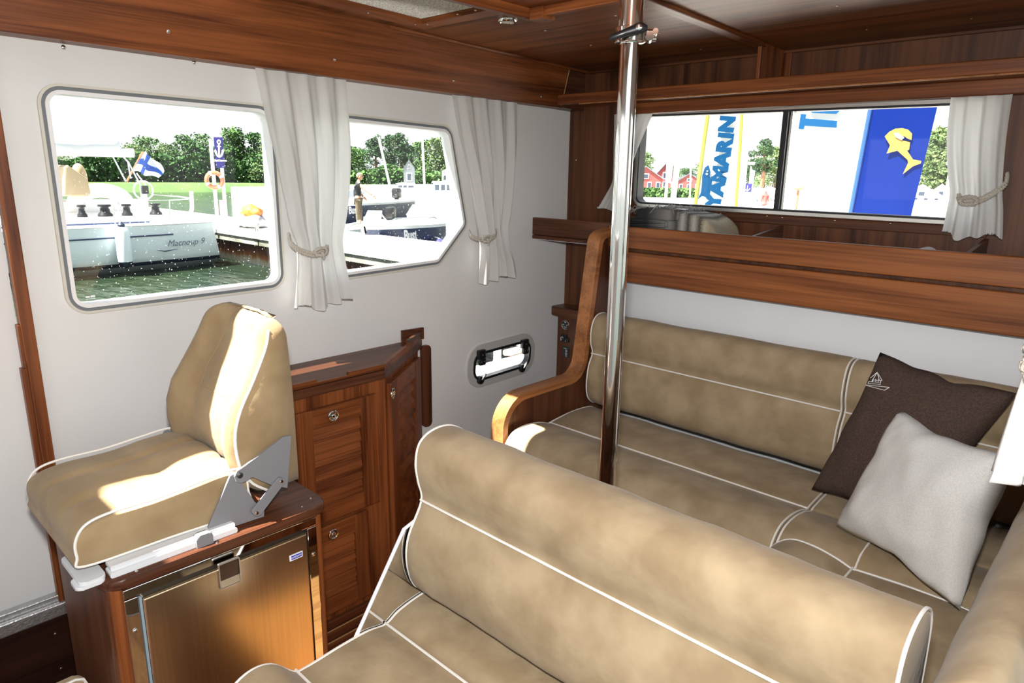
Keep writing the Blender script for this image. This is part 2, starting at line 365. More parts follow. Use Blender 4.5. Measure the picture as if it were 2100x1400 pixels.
struct(obj('trim_4', bm, DY), 'short dark end of the valance in the corner above the shelf')
bm = bmesh.new(); add_tube(bm, [(-2.045, 2.456, 1.776), (-2.006, 2.459, 1.935)], .0018, 5); obj('joint_line', bm, HOLLY, va)
# ceiling with two added roof openings, out of view, cut to cast the sun patches
sun_cutA = [(-1.985, .36), (-1.825, .36), (-1.825, 1.06), (-1.985, 1.06)]; sun_cutB = [(-1.80, -.31), (-1.425, -.31), (-1.425, .32), (-1.80, .32)]
bm = bmesh.new(); sheet_holes(bm, [(-2.16, -1.25), (.3, -1.25), (.3, 2.7), (-2.16, 2.7)], [rpoly(sun_cutA, .03), rpoly(sun_cutB, .03)], 2, 0, .05, lambda v: V((v.x, v.y, v.z+cz(v.y))))
CEIL = wood('ceiling_teak', 'x', (.065, .018, .006), (.21, .068, .021), 30, .42)
ce = struct(obj('ceiling', bm, CEIL), 'polished teak veneer cabin ceiling')
screws(ce, [UC(*p)-V((0, 0, .0005)) for p in ((1118, 62), (1212, 92), (1262, 31), (1352, 67), (1437, 101), (1717, 11), (1778, 60), (1993, 38))], (0, 0, -1), .9)
# cove strip between ceiling and valance, ceiling batten, batten at aft bulkhead
tube('cove_strip', WY, ce, [(-2.0, y, cz(y)-.003) for y in (1.5, 2.0, 2.59)], .008, 6)
a = UC(1440, 0); bm = bmesh.new(); add_prism(bm, [(1.3, cz(1.3)), (2.42, cz(2.42)), (2.42, cz(2.42)-.014), (1.3, cz(1.3)-.014)], 0, -1.155, -1.115, .003)
struct(obj('trim_5', bm, WY), 'narrow teak batten across the ceiling towards the shelf divider')
# aft bulkhead
bw = rpoly([(-1.735, 1.358), (-.435, 1.352), (-.435, 1.735), (-1.735, 1.748)], .045, 8)
bm = bmesh.new(); sheet_holes(bm, [(-2.16, -.1), (.3, -.1), (.3, 2.06), (-2.16, 2.06)], [inset(bw, .01)], 1, YB, YB+.05)
VEN = wood('bulkhead_teak', 'z', (.030, .010, .005), (.125, .044, .018), 26, .45)
ba = struct(obj('wall_back', bm, VEN), 'dark teak bulkhead with a wide sliding window')
screws(ba, [U(1182, 328, 1, 2.598), U(1620, 112, 1, 2.598)], (0, -1, 0), .9)
g = struct(prism('window_3', GLASS2, None, inset(bw, .014), 1, 2.628, 2.632), 'wide sliding window in the back wall with banners outside')
ring('frame', STEEL, g, bw, inset(bw, .012), 1, 2.588, 2.602, smooth=True)
ring('rubber_seal', BLACK, g, inset(bw, .011), inset(bw, .019), 1, 2.592, 2.64)
xm = U(1605, 330, 1, 2.6).x
box('centre_stile', BLACK, g, xm-.018, xm+.006, 2.60, 2.64, 1.362, 1.735, .003); box('stile_edge', STEEL, g, xm+.008, xm+.020, 2.606, 2.636, 1.362, 1.735, .002)
tr = struct(box('trim_6', DX, None, -1.735, -.42, 2.588, 2.602, 1.318, 1.350, .003), 'dark strip with screws under the back window')
screws(tr, [U(x, y, 1, 2.588) for x, y in ((1309, 427), (1389, 432), (1478, 438), (1573, 443), (1604, 446), (1712, 452), (1826, 458))], (0, -1, 0), .75)
bm = bmesh.new(); add_box(bm, -1.742, .1, 2.552, 2.60, 1.738, 1.783, .003)
struct(obj('trim_7', bm, WX), 'teak pelmet board directly over the back window')
struct(box('wall_back_panel', PANEL, None, -1.64, -.03, 2.40, 2.43, .45, 1.20, .002), 'plain white panel between the slatted boards and the settee back').name = 'trim_8'
# starboard wall, forward wall, floor (mostly out of view)
sw = rpoly([(1.05, 1.12), (2.0, 1.12), (2.0, 1.68), (1.05, 1.68)], .05, 6)
bm = bmesh.new(); sheet_holes(bm, [(.98, -.1), (2.7, -.1), (2.7, 2.06), (.98, 2.06)], [sw], 0, -.028, .01)
struct(obj('wall_right', bm, WALL), 'white cabin side at the right edge behind the settee')
bm = bmesh.new(); sheet_holes(bm, [(-2.16, -.1), (.3, -.1), (.3, 2.1), (-2.16, 2.1)], [[(-2.0, 1.15), (.15, 1.15), (.15, 1.80), (-2.0, 1.80)]], 1, -1.2, -1.25)
struct(obj('wall_front', bm, WALL), 'forward cabin wall with the windscreen behind the camera')
bm = bmesh.new(); add_box(bm, -2.16, .3, -1.25, 2.7, -.06, -.004)
flo = struct(obj('floor', bm, DY), 'teak sole of the cabin with pale caulking lines')
PL = wood('sole_teak', 'y', (.06, .018, .008), (.19, .06, .024), 50, .3)
bm = bmesh.new(); add_box(bm, -.0225, .0225, -.80, .9, -.004, 0, .0008, 1); PLANK = mesh_of(bm, 'plank', PL)
bm = bmesh.new(); add_box(bm, -.0025, .0025, -.80, .9, -.004, .0004, 0); STRIP = mesh_of(bm, 'caulk_strip', HOLLY)
for i in range(15):
    x = -1.83+i*.05
    inst(PLANK, 'plank', flo, (x, .8, 0)); inst(STRIP, 'caulk_strip', flo, (x+.025, .8, 0))

# ================================================================== CEILING FITTINGS
# drawn hatch blind in a teak frame
c1 = UC(865, 45, .02); bx, by = c1.x, c1.y
hb = thing('hatch_blind', 'pale woven blind in a teak frame on the ceiling above the side windows', 'blind', (bx, by, cz(by)))
MESHM = noise_mat('woven_blind', (.50, .48, .43), (.72, .70, .64), (160, 160, 160), 1, .42, .58, .7, bump=.5, bscale=(160, 160, 160), dist=.002)
def cslab(bm, x0, x1, y0, y1, t, d0=0):
    vs = [bm.verts.new((x, y, cz(y)-d)) for x in (x0, x1) for y in (y0, y1) for d in (d0, t)]
    for f in ((0, 1, 3, 2), (4, 6, 7, 5), (0, 4, 5, 1), (2, 3, 7, 6), (0, 2, 6, 4), (1, 5, 7, 3)): bm.faces.new([vs[i] for i in f])
x1_ = -.92
bm = bmesh.new(); cslab(bm, bx, x1_, 1.08, by, .010); obj('mesh_panel', bm, MESHM, hb)
bm = bmesh.new(); cslab(bm, bx-.055, bx, 1.08, by+.055, .026); obj('frame_rail', bm, WY, hb)
bm = bmesh.new(); cslab(bm, bx, x1_, by, by+.055, .026); obj('frame_rail', bm, WX, hb)
bm = bmesh.new(); cslab(bm, x1_, x1_+.055, 1.08, by+.055, .026); obj('frame_rail', bm, WY, hb)
# rib weave ridges on the blind
bm = bmesh.new()
for i in range(56):
    y = by-.006-i*.0065
    add_tube(bm, [(bx+.002, y, cz(y)-.0105), (x1_-.002, y, cz(y)-.0105)], .0022, 5, cap=False)
obj('weave_ribs', bm, MESHM, hb, kind='stuff')
screws(hb, [UC(x, y, .027) for x, y in ((755, 26), (852, 50), (877, 50), (938, 29), (975, 21), (1000, 10))], (0, 0, -1), .7)
# downlight
c = UC(1040, 40); dl = thing('ceiling_downlight', 'small round chrome downlight recessed in the wooden ceiling', 'light', c)
lathe('trim_ring', CHROME, dl, [(.020, .004), (.024, .009), (.030, .009), (.034, .004), (.034, -.002)], c, (0, 0, -1), 28)
lathe('lens', LENS, dl, [(.021, .0), (.020, .007), (.012, .010), (.003, .011)], c, (0, 0, -1), 24)
# dinette table stowed against the ceiling
tx0, ty1 = UC(1062, 12, .05).x, UC(1107, 25, .06).y
st = thing('stowed_table', 'teak dinette table hoisted up under the ceiling on the steel pole', 'table', (-.855, 1.23, 1.88))
zt = cz(1.23)-.06
bm = bmesh.new(); add_prism(bm, rpoly([(tx0, .95), (-.34, .95), (-.34, ty1), (tx0, ty1)], .03), 2, zt, zt+.022, .004); obj('table_top', bm, WX, st)
bm = bmesh.new(); add_box(bm, tx0+.012, -.36, ty1-.022, ty1-.002, zt-.022, zt, .002); obj('apron', bm, WX, st)
bm = bmesh.new(); add_box(bm, tx0+.0, tx0+.02, .97, ty1+.012, zt-.026, zt+.03, .002); obj('end_batten', bm, WY, st)
bm = bmesh.new(); add_box(bm, tx0+.022, tx0+.07, ty1-.03, ty1+.018, zt-.03, zt, .002); obj('corner_block', bm, WX, st)

# ================================================================== POLE
PX, PY = -.569*1.5, .822*1.5
po = thing('table_pole', 'polished steel telescopic pole standing floor to ceiling in the dinette', 'pole', (PX, PY, 0))
lathe('inner_tube', CHROME, po, [(.0192, .01), (.0192, 1.80)], (PX, PY, 0), (0, 0, 1), 40)
lathe('outer_tube', CHROME, po, [(.0248, 1.765), (.0248, zt)], (PX, PY, 0), (0, 0, 1), 40)
lathe('foot_flange', STEEL, po, [(.07, 0), (.07, .006), (.03, .012), (.026, .03)], (PX, PY, 0), (0, 0, 1), 32)
zc = U(1290, 72, 1, PY).z
clm = lathe('clamp_collar', CHROME, po, [(.026, -.016), (.0305, -.014), (.0305, .012), (.026, .014)], (PX, PY, zc), (0, 0, 1), 36)
tow = -V((PX, PY, 0)).normalized(); sid = V((RT.x, RT.y, 0)).normalized()
bm = bmesh.new(); cc = V((PX, PY, zc))
for s in (-.007, .007):
    a = cc+sid*.026+V((0, 0, s)); add_tube(bm, [a, a+sid*.026], .005, 10)
add_tube(bm, [cc+sid*.038+tow*.016+V((0, 0, -.004)), cc+sid*.038-tow*.016+V((0, 0, -.004))], .009, 12)
add_tube(bm, [cc+sid*.05+tow*.010+V((0, 0, .006)), cc+sid*.05-tow*.012+V((0, 0, .006))], .006, 10)
obj('clamp_lug', bm, CHROME, clm, smooth=True)
h0 = cc+sid*.016+tow*.036+V((0, 0, .006)); h1 = cc-sid*.036+tow*.036+V((0, 0, -.012))
bm = bmesh.new(); add_tube(bm, [h0+sid*.016, h0+sid*.006, h0, h0.lerp(h1, .5)+tow*.003, h1, h1-sid*.004], [.006, .011, .0105, .007, .0065, .003], 12)
lv = obj('clamp_lever', bm, BLACK, clm, smooth=True)
lathe('lever_bolt', CHROME, clm, [(.006, 0), (.006, .004), (.003, .005)], h0+tow*.008, tow, 14)

# ================================================================== SOFT FURNISHING helpers
def cushion(t, prof, ax, c0, c1, m=SUEDE, seams=(), pipes=(True, True), nlen=26, n=5, er=.016, amp=.0025, name='cover'):
    P = [(p.x, p.y) for p in catmull([V((a, b, 0)) for a, b in prof], n)]
    rings = [(c0, inset(P, er)), (c0+er*.12, inset(P, er*.45)), (c0+er*.5, inset(P, er*.1))]
    for k in range(nlen+1): rings.append((c0+er+(c1-c0-2*er)*k/nlen, P))
    rings += [(c1-er*.5, inset(P, er*.1)), (c1-er*.12, inset(P, er*.45)), (c1, inset(P, er))]
    bm = bmesh.new(); R = []
    for c, L in rings:
        q = []
        for (u, v) in L:
            w_ = p3(ax, c, u, v); k = n3(w_, 7)*amp + n3(w_, 19)*amp*.5
            q.append(bm.verts.new(w_+V((0, 0, k)) + (V((0, k, 0)) if ax == 0 else V((k, 0, 0)))))
        R.append(q)
    N = len(P)
    for a, b in zip(R, R[1:]):
        for i in range(N): bm.faces.new((a[i], b[i], b[(i+1) % N], a[(i+1) % N]))
    bm.faces.new(R[0][::-1]); bm.faces.new(R[-1])
    obj(name, bm, m, t, smooth=True)
    for e, c in zip(pipes, (c0+er*.25, c1-er*.25)):
        if e: tube('piping', PIPE, t, [p3(ax, c, u, v) for u, v in inset(P, er*.12)], .0029, 6, True)
    for s in seams:
        tube('piping', PIPE, t, [p3(ax, c0+er*.2+(c1-c0-er*.4)*k/18, s[0], s[1]) for k in range(19)], .0029, 6)
def pillow(name, label, cat, BL, BR, TRc, TLc, T, m, n=28, pinch=.05, seed=0):
    BL, BR, TRc, TLc = map(V, (BL, BR, TRc, TLc)); nrm = (BR-BL).cross(TLc-BL).normalized()
    if nrm.dot(EYE-BL) < 0: nrm = -nrm
    base = (BL+BR)/2; t = thing(name, label, cat, base); bm = bmesh.new(); G = {}
    for s in (1, -1):
        for i in range(n+1):
            for j in range(n+1):
                u, v = i/n, j/n
                if s == -1 and (i in (0, n) or j in (0, n)): G[s, i, j] = G[1, i, j]; continue
                uu = u + (.5-u)*pinch*2*sin(pi*v)*abs(2*u-1)**1.5; vv = v + (.5-v)*pinch*2*sin(pi*u)*abs(2*v-1)**1.5
                p = BL*(1-uu)*(1-vv)+BR*uu*(1-vv)+TRc*uu*vv+TLc*(1-uu)*vv
                h = T*(max(0, sin(pi*u)*sin(pi*v)))**.36
                cr = min(u, 1-u)+min(v, 1-v); wv = n3(p+V((seed, 0, 0)), 8)*.016 + n3(p+V((seed, 3, 0)), 20)*.006 + .006*sin(40*(u-v+.3*n3(p, 6)))*math.exp(-(cr/.22)**2)*1.5
                edge = min(u, 1-u, v, 1-v); ew = math.exp(-edge/.10)*min(1, 3*max(0, cr-.08)); p = p + ((BL+TRc)/2-p).normalized()*ew*.016*(.6+n3(p+V((seed, 9, 0)), 13))
                G[s, i, j] = bm.verts.new(p+nrm*(s*h + wv*min(1, edge*6)*s))
    for s in (1, -1):
        for i in range(n):
            for j in range(n):
                f = [G[s, i, j], G[s, i+1, j], G[s, i+1, j+1], G[s, i, j+1]]
                bm.faces.new(f if s == 1 else f[::-1])
    obj('cover', bm, m, t, smooth='all')
    return t, nrm

# ================================================================== SETTEE (aft dinette)
se = thing('settee_frame', 'teak settee base with a curved laminated arm below the slatted boards', 'settee', (-1.2, 1.95, 0))
XI, XO = -1.640, -1.700
# arm outline (y,z): front foot, over the arm, fillet, raked upright, hooked top
arm = rpoly([(1.693, .0), (1.693, .700), (2.150, .700), (2.235, 1.262), (2.36, 1.285)], [0, .125, .075, .055, 0], 12)
armi = []
for i, p in enumerate(arm):
    a = V(arm[max(0, i-1)]).to_2d(); b = V(arm[min(len(arm)-1, i+1)]).to_2d(); d = (b-a).normalized(); armi.append((p[0]+d.y*.026, p[1]-d.x*.026))
bm = bmesh.new(); L = []
for (u, v), (u2, v2) in zip(arm, armi): L.append([bm.verts.new((x, a, b)) for x, a, b in ((XO, u, v), (XI, u, v), (XI, u2, v2), (XO, u2, v2))])
for a, b in zip(L, L[1:]):
    for k in range(4): bm.faces.new((a[k], a[(k+1) % 4], b[(k+1) % 4], b[k]))
bm.faces.new(L[0]); bm.faces.new(L[-1][::-1])
bmesh.ops.bevel(bm, geom=[e for e in bm.edges if len(e.link_faces) == 2 and e.calc_face_angle(0) > 1.2], offset=.004, segments=2, affect='EDGES', profile=.5)
obj('arm_rail', bm, AX, se, smooth=True, label='curved laminated arm rail')
bm = bmesh.new(); add_prism(bm, [(1.715, .0)]+[p for p in armi if p[1] > .05]+[(2.40, 1.25), (2.40, 0)], 0, -1.682, -1.655); obj('arm_panel', bm, DZ, se)
box('seat_base', DX, se, -1.655, -.66, 1.76, 2.40, 0, .425, .004)
bm = bmesh.new(); add_box(bm, -.66, -.04, 1.04, 2.40, 0, .425, .004); obj('corner_base', bm, DY, se)
SEATP = [(1.72, .43), (1.688, .475), (1.692, .53), (1.735, .571), (1.80, .580), (1.88, .570), (1.935, .552), (1.96, .556), (2.06, .564), (2.16, .562), (2.225, .545), (2.24, .48), (2.2, .43), (1.9, .428)]
BACKP = [(2.225, .565), (2.178, .600), (2.165, .66), (2.175, .735), (2.197, .785), (2.183, .83), (2.182, .88), (2.198, .925), (2.235, .945), (2.285, .935), (2.32, .87), (2.335, .75), (2.325, .60), (2.28, .565)]
def cush(name, label, loc, grp=None): return thing(name, label, 'cushion', loc, grp)
t = cush('seat_cushion', 'long tan suede seat cushion of the back settee beside the wooden arm', (-1.1, 1.95, .43)); cushion(t, SEATP, 0, -1.632, -.632, seams=[(1.940, .5535)])
t = cush('seat_cushion', 'tan suede corner seat cushion under the brown pillow', (-.4, 1.95, .43)); cushion(t, SEATP, 0, -.628, -.16, nlen=14, seams=[])
tube('piping', PIPE, t, [(-.428, y, z) for y, z in ((1.700, .545), (1.735, .573), (1.80, .583), (1.88, .573))], .0029, 6)
RP = [(-.60, .43), (-.638, .475), (-.634, .53), (-.59, .571), (-.53, .577), (-.47, .566), (-.432, .554), (-.41, .556), (-.3, .562), (-.2, .56), (-.15, .545), (-.145, .48), (-.2, .43), (-.4, .428)]
t = cush('seat_cushion', 'tan suede seat cushion of the right-hand settee behind the near backrest', (-.4, 1.35, .43)); cushion(t, RP, 1, 1.04, 1.702, nlen=16, seams=[(-.431, .5555)])
t = cush('back_cushion', 'wide tan suede back cushion against the white panel', (-1.1, 2.25, .56)); cushion(t, BACKP, 0, -1.632, -.652, seams=[(2.192, .785)])
t = cush('back_cushion', 'tan suede corner back cushion half hidden behind the brown pillow', (-.4, 2.25, .56)); cushion(t, BACKP, 0, -.648, -.12, nlen=14, seams=[(2.192, .785)])
RB = [(-.112, .565), (-.132, .600), (-.139, .66), (-.133, .735), (-.120, .785), (-.126, .83), (-.121, .88), (-.100, .925), (-.072, .945), (-.045, .935), (-.031, .87), (-.030, .75), (-.030, .60), (-.06, .565)]
t = cush('back_cushion', 'tan suede side back cushion at the right edge of the picture', (-.1, 1.5, .56)); cushion(t, RB, 1, .84, 2.10, nlen=22, pipes=(False, False), amp=.004)
# pillows
def at_y(px, py, y): return U(px, py, 1, y)
gBL = U(1715, 1078, 2, .585); gBR = U(1968, 1250, 2, .585)
gw = (gBR-gBL).length
gTL = at_y(1845, 840, 1.93); gTR = at_y(2082, 938, 1.76)
pillow('throw_pillow', 'pale grey linen pillow leaning in front of the brown pillow', 'pillow', gBL, gBR, gTR, gTL, .080, CLOTHG, pinch=.022, seed=2)
bBL = U(1664, 1003, 2, .585); bBR = U(1900, 1090, 2, .60); bTL = at_y(1805, 722, 2.13); bTR = at_y(2085, 806, 2.08)
bp, bn = pillow('throw_pillow', 'dark brown linen pillow with a small white embroidered boat', 'pillow', bBL, bBR, bTR, bTL, .072, CLOTHB, pinch=.02, seed=5)
from mathutils.bvhtree import BVHTree
_me = [c for c in bpy.data.objects if c.parent == bp][0].data
PB = BVHTree.FromPolygons([v.co.copy() for v in _me.vertices], [tuple(p.vertices) for p in _me.polygons])
def emb(px, py):
    """stitch point on the brown pillow front"""
    d = (FWD + RT*((px-1050)/FPX) - UP*((py-700)/FPX)).normalized(); hit = PB.ray_cast(EYE, d); return hit[0]-d*.0006 if hit[0] else EYE+d*((bTL+bn*.034-EYE).dot(bn)/d.dot(bn))
bm = bmesh.new()
for seg in ([(1776, 789), (1824, 794)], [(1776, 790), (1814, 800)], [(1824, 794), (1814, 800)], [(1780, 786), (1806, 788)], [(1780, 786), (1782, 782), (1803, 784)], [(1788, 782), (1799, 763)], [(1799, 763), (1785, 775)], [(1799, 763), (1803, 779)], [(1788, 779), (1809, 780)], [(1790, 782), (1790, 777)], [(1796, 783), (1796, 777)], [(1801, 784), (1801, 778)], [(1805, 786), (1806, 780)], [(1799, 763), (1809, 780)]):
    add_tube(bm, [emb(seg[0][0]+(seg[-1][0]-seg[0][0])*k/6, seg[0][1]+(seg[-1][1]-seg[0][1])*k/6) for k in range(7)] if len(seg) == 2 else [emb(*p) for p in seg], .0009, 5)
obj('boat_embroidery', bm, THREAD, bp)

# ================================================================== NEAR BENCH
nb = thing('bench_base', 'near dinette bench box with a polished steel end plate', 'bench', (-.62, .75, 0))
box('bench_box', wood('bench_teak_sunlit', 'y', (.34, .17, .06), (.60, .33, .12)), nb, -1.10, -.16, .50, 1.03, 0, .44, .004); box('back_board', DX, nb, -1.07, -.17, 1.043, 1.06, .44, .88, .003)  # pale box wood stands in for sunlit teak, mirrored by the fridge
bm = bmesh.new(); add_prism(bm, [(.655, .44), (.845, .725), (.93, .75), (.97, .70), (.97, .44)], 0, -1.124, -1.119); obj('end_plate', bm, MIRROR, nb, label='mirror polished steel end plate')
bm = bmesh.new(); add_tube(bm, [(-1.1215, .655, .44), (-1.1215, .845, .725), (-1.1215, .93, .75)], .0042, 8); obj('plate_edge', bm, EDGE, nb, smooth=True)
t = cush('seat_cushion', 'pale tan suede seat cushion of the near bench at the bottom', (-.62, .68, .44))
NS = [(.43, .45), (.415, .50), (.43, .555), (.47, .578), (.515, .570), (.560, .527), (.585, .521), (.66, .526), (.73, .527), (.783, .519), (.82, .535), (.88, .545), (.95, .545), (.975, .50), (.95, .45), (.7, .445)]
cushion(t, NS, 0, -1.118, -.15, seams=[(.783, .522), (.565, .5275)], er=.008)
t = cush('back_cushion', 'big tan suede backrest with white piping in the foreground', (-.62, .93, .56))
NB = [(.885, .565), (.858, .590), (.843, .650), (.850, .710), (.888, .782), (.880, .83), (.874, .875), (.884, .917), (.912, .938), (.955, .943), (.995, .930), (1.03, .895), (1.04, .80), (1.03, .66), (1.01, .565), (.95, .555)]
cushion(t, NB, 0, -1.115, -.150, seams=[(.8865, .785)], nlen=34, er=.010)

# ================================================================== SHELVES AFT
sh = thing('shelf_front', 'long shelf behind the settee with two stacked teak boards as its front', 'shelf', (-.9, 2.33, 1.07))
bm = bmesh.new(); add_box(bm, -1.662, -.03, 2.318, 2.342, 1.205, 1.291, .005, 3); obj('board', bm, BX, sh)
bm = bmesh.new(); add_box(bm, -1.645, -.03, 2.312, 2.338, 1.072, 1.193, .006, 3); obj('board', bm, BX, sh)
box('shelf_floor', DX, sh, -2.10, -.03, 2.343, 2.598, 1.205, 1.22, .002); box('gap_backing', DZ, sh, -1.65, -.03, 2.345, 2.356, 1.12, 1.205, .001)
box('side_plank', DX, sh, -2.108, -1.665, 2.352, 2.374, 1.221, 1.298, .003, label='short dark plank running to the side wall')
box('plank_underside', PANEL, sh, -2.108, -1.70, 2.376, 2.598, 1.198, 1.204, .001)
for px in (1560, 2000):
    x = U(px, 490, 1, 2.42).x
    bm = bmesh.new(); add_prism(bm, [(2.345, 1.22), (2.345, 1.288), (2.596, 1.315), (2.596, 1.22)], 0, x-.006, x+.006); obj('divider', bm, DY, sh)
# folded blanket
bx0, bx1 = U(1300, 465, 1, 2.44).x, U(1488, 455, 1, 2.44).x
bk = thing('folded_blanket', 'folded grey striped wool blanket with fringes on the shelf by the pole', 'blanket', ((bx0+bx1)/2, 2.45, 1.22))
def blank_mat():
    m = noise_mat('blanket_wool', (.05, .048, .046), (.26, .24, .22), (1, 1, 1), rough=.95); n, l, p = nodes(m)
    tc = n.new('ShaderNodeTexCoord'); s = n.new('ShaderNodeSeparateXYZ'); l.new(tc.outputs['Object'], s.inputs[0])
    r = n.new('ShaderNodeValToRGB'); e = r.color_ramp.elements; e[0].color = (.012, .012, .014, 1); e[1].color = (.30, .25, .17, 1); e[1].position = .97
    for q, c in ((.30, (.016, .016, .018, 1)), (.42, (.11, .105, .10, 1)), (.55, (.22, .21, .20, 1)), (.62, (.05, .047, .045, 1)), (.68, (.42, .40, .36, 1)), (.74, (.05, .046, .04, 1)), (.80, (.45, .42, .36, 1)), (.86, (.06, .05, .035, 1)), (.91, (.45, .40, .30, 1))):
        k = e.new(q); k.color = c
    mr = n.new('ShaderNodeMapRange'); mr.inputs[1].default_value = bx0; mr.inputs[2].default_value = bx1
    nz = n.new('ShaderNodeTexNoise'); nz.inputs['Scale'].default_value = 220; ad = n.new('ShaderNodeMath'); ad.operation = 'MULTIPLY_ADD'; ad.inputs[1].default_value = .02
    l.new(tc.outputs['Object'], nz.inputs['Vector']); l.new(nz.outputs[0], ad.inputs[0]); l.new(s.outputs['X'], ad.inputs[2]); l.new(ad.outputs[0], mr.inputs[0])
    l.new(mr.outputs[0], r.inputs[0]); l.new(r.outputs[0], p.inputs['Base Color'])
    b = n.new('ShaderNodeBump'); b.inputs['Strength'].default_value = .5; b.inputs['Distance'].default_value = .002; l.new(nz.outputs[0], b.inputs['Height']); l.new(b.outputs[0], p.inputs['Normal']); return m
BLK = blank_mat()
W_ = bx1-bx0
X_ = lambda f: bx0+W_*f
cushion(bk, [(X_(.14), 1.226), (X_(.115), 1.27), (X_(.13), 1.325), (X_(.22), 1.348), (X_(.45), 1.358), (X_(.70), 1.352), (X_(.86), 1.335), (X_(.97), 1.30), (X_(1.0), 1.26), (X_(.97), 1.226), (X_(.6), 1.222)], 1, 2.368, 2.57, BLK, nlen=10, n=6, pipes=(False, False), er=.014, amp=.006, name='fold')
for k, (a, b, z0, z1) in enumerate(((.0, .5, 1.224, 1.256), (.03, .5, 1.258, 1.290), (.02, .5, 1.292, 1.322), (.16, .62, 1.322, 1.362))):
    L = [(X_(a)+.004, z0+.002), (X_(a)-.004, (z0+z1)/2), (X_(a)+.004, z1-.001), (X_((a+b)/2), z1+.004), (X_(b)-.01, z1-.002), (X_(b), (z0+z1)/2), (X_(b)-.01, z0+.001), (X_((a+b)/2), z0)]
    cushion(bk, L, 1, 2.362-.002*k, 2.555, BLK, nlen=8, n=4, pipes=(False, False), er=.008, amp=.004, name='fold')
bm = bmesh.new()
for k in range(46):
    x = bx0+W_*random.uniform(-.02, .75); z = 1.350+.016*min(1, (x-bx0)/W_*2.5); y = 2.372+random.uniform(0, .1)
    a = random.uniform(-.5, 2.6); l_ = random.uniform(.03, .06)
    add_tube(bm, [(x, y, z), (x-l_*.4*cos(a), y-.012, z+.016*random.random()+.004), (x-l_*cos(a), y-.028, z-.008-.012*random.random())], [.0016, .0015, .0008], 4)
obj('fringe', bm, mat('fringe_wool', (.30, .29, .28), .9), bk, kind='stuff')
box('label_patch', WHITE, bk, bx0+W_*.56, bx0+W_*.66, 2.383, 2.40, 1.366, 1.3685, 0)
c = U(1897, 505, 1, 2.45); t = thing('paper_roll', 'end of a small white roll lying in the shelf under the right curtain', 'roll', (c.x, 2.45, 1.22))
lathe('roll', WHITE, t, [(.028, 0), (.032, .003), (.032, .10), (.028, .103)], (c.x, 2.40, 1.253), (0, 1, 0), 24)
c = U(1830, 500, 1, 2.45); t = thing('booklet', 'flat beige booklet lying in the shelf left of the white roll', 'booklet', (c.x, 2.47, 1.22))
bm = bmesh.new(); add_box(bm, c.x-.06, c.x+.05, 2.39, 2.55, 1.222, 1.262, .002); obj('pages', bm, mat('beige_card', (.45, .33, .22), .7), t)
# overhead shelf
us = thing('overhead_shelf', 'narrow teak shelf with a front rail under the ceiling at the back', 'shelf', (-1, 2.45, 1.78))
bm = bmesh.new(); add_box(bm, -2.018, .1, 2.395, 2.415, 1.779, 1.819, .004, 3); obj('rail', bm, WX, us)
bm = bmesh.new(); add_box(bm, -1.9, .1, 2.3955, 2.402, 1.7745, 1.7795, .001); obj('rail_edge_glint', bm, AX, us, label='amber strip painted as window light on the lower edge of the rail')  # lighter wood paints the window light on the lower bevel
box('shelf_board', WX, us, -2.03, .1, 2.415, 2.598, 1.783, 1.793, .001)
xd = U(1560, 110, 1, 2.41).x
box('divider', WZ, us, xd-.008, xd+.006, 2.40, 2.598, 1.79, 1.936, .002)
box('cleat', WZ, us, xd+.012, xd+.032, 2.588, 2.599, 1.80, 1.93, .001)
bm = bmesh.new(); add_box(bm, -2.0, .1, 2.585, 2.6, 1.922, 1.936, .002); obj('top_batten', bm, DX, us)
# instrument column in the corner
ic = thing('instrument_column', 'narrow teak corner cupboard with round badge and black switches', 'cupboard', (-1.95, 2.55, 0))
box('body', DZ, ic, -2.075, -1.70, 2.512, 2.598, 0, .830, .003)
bm = bmesh.new(); add_prism(bm, rpoly([(-2.109, 2.497), (-1.70, 2.497), (-1.70, 2.598), (-2.109, 2.598)], [.012, 0, 0, 0]), 2, .829, .872, .005); obj('top_slab', bm, DX, ic)
def facade(px, py): return U(px, py, 1, 2.511)
c = facade(1160, 666); e = lathe('badge', BLACK, ic, [(.021, 0), (.021, .003)], c, (0, -1, 0), 28)
bm = bmesh.new(); add_tube(bm, [c+V((cos(a)*.0215, -.003, sin(a)*.0215)) for a in [k*2*pi/28 for k in range(28)]], .0014, 6, True); obj('badge_rim', bm, STEEL, e)
bm = bmesh.new()
add_box(bm, c.x-.006, c.x+.006, c.y-.0042, c.y-.003, c.z+.010, c.z+.017, 0)
for s in (-1, 1): add_prism(bm, [(c.x+s*.003, c.z+.001), (c.x+s*.014, c.z+.005), (c.x+s*.015, c.z-.004)], 1, c.y-.0042, c.y-.003)
for k in range(4): add_box(bm, c.x-.012+k*.002, c.x+.012-k*.002, c.y-.0042, c.y-.003, c.z-.008-k*.003, c.z-.0065-k*.003, 0)
obj('badge_print', bm, mat('grey_print', (.35, .36, .38), .5), e)
c = facade(1158, 693); e = box('heater_switch', BLACK, ic, c.x-.022, c.x+.018, 2.504, 2.513, c.z-.017, c.z+.018, .002); bm = bmesh.new(); add_box(bm, c.x+.014, c.x+.028, 2.505, 2.513, c.z-.017, c.z+.006, .002); obj('switch_tab', bm, BLACK, e)
bm = bmesh.new(); add_lathe(bm, [(.010, 0), (.009, .008), (.004, .009)], (c.x-.003, 2.504, c.z), V((0, -1, 0)), 18); kn = obj('knob', bm, mat('dark_knob', (.03, .03, .03), .3), e, smooth=True)
bm = bmesh.new(); add_tube(bm, [V((c.x-.003+cos(a)*.008, 2.4945, c.z+sin(a)*.008)) for a in [.6+k*.42 for k in range(10)]], .0011, 5); obj('knob_mark', bm, WHITE, e)
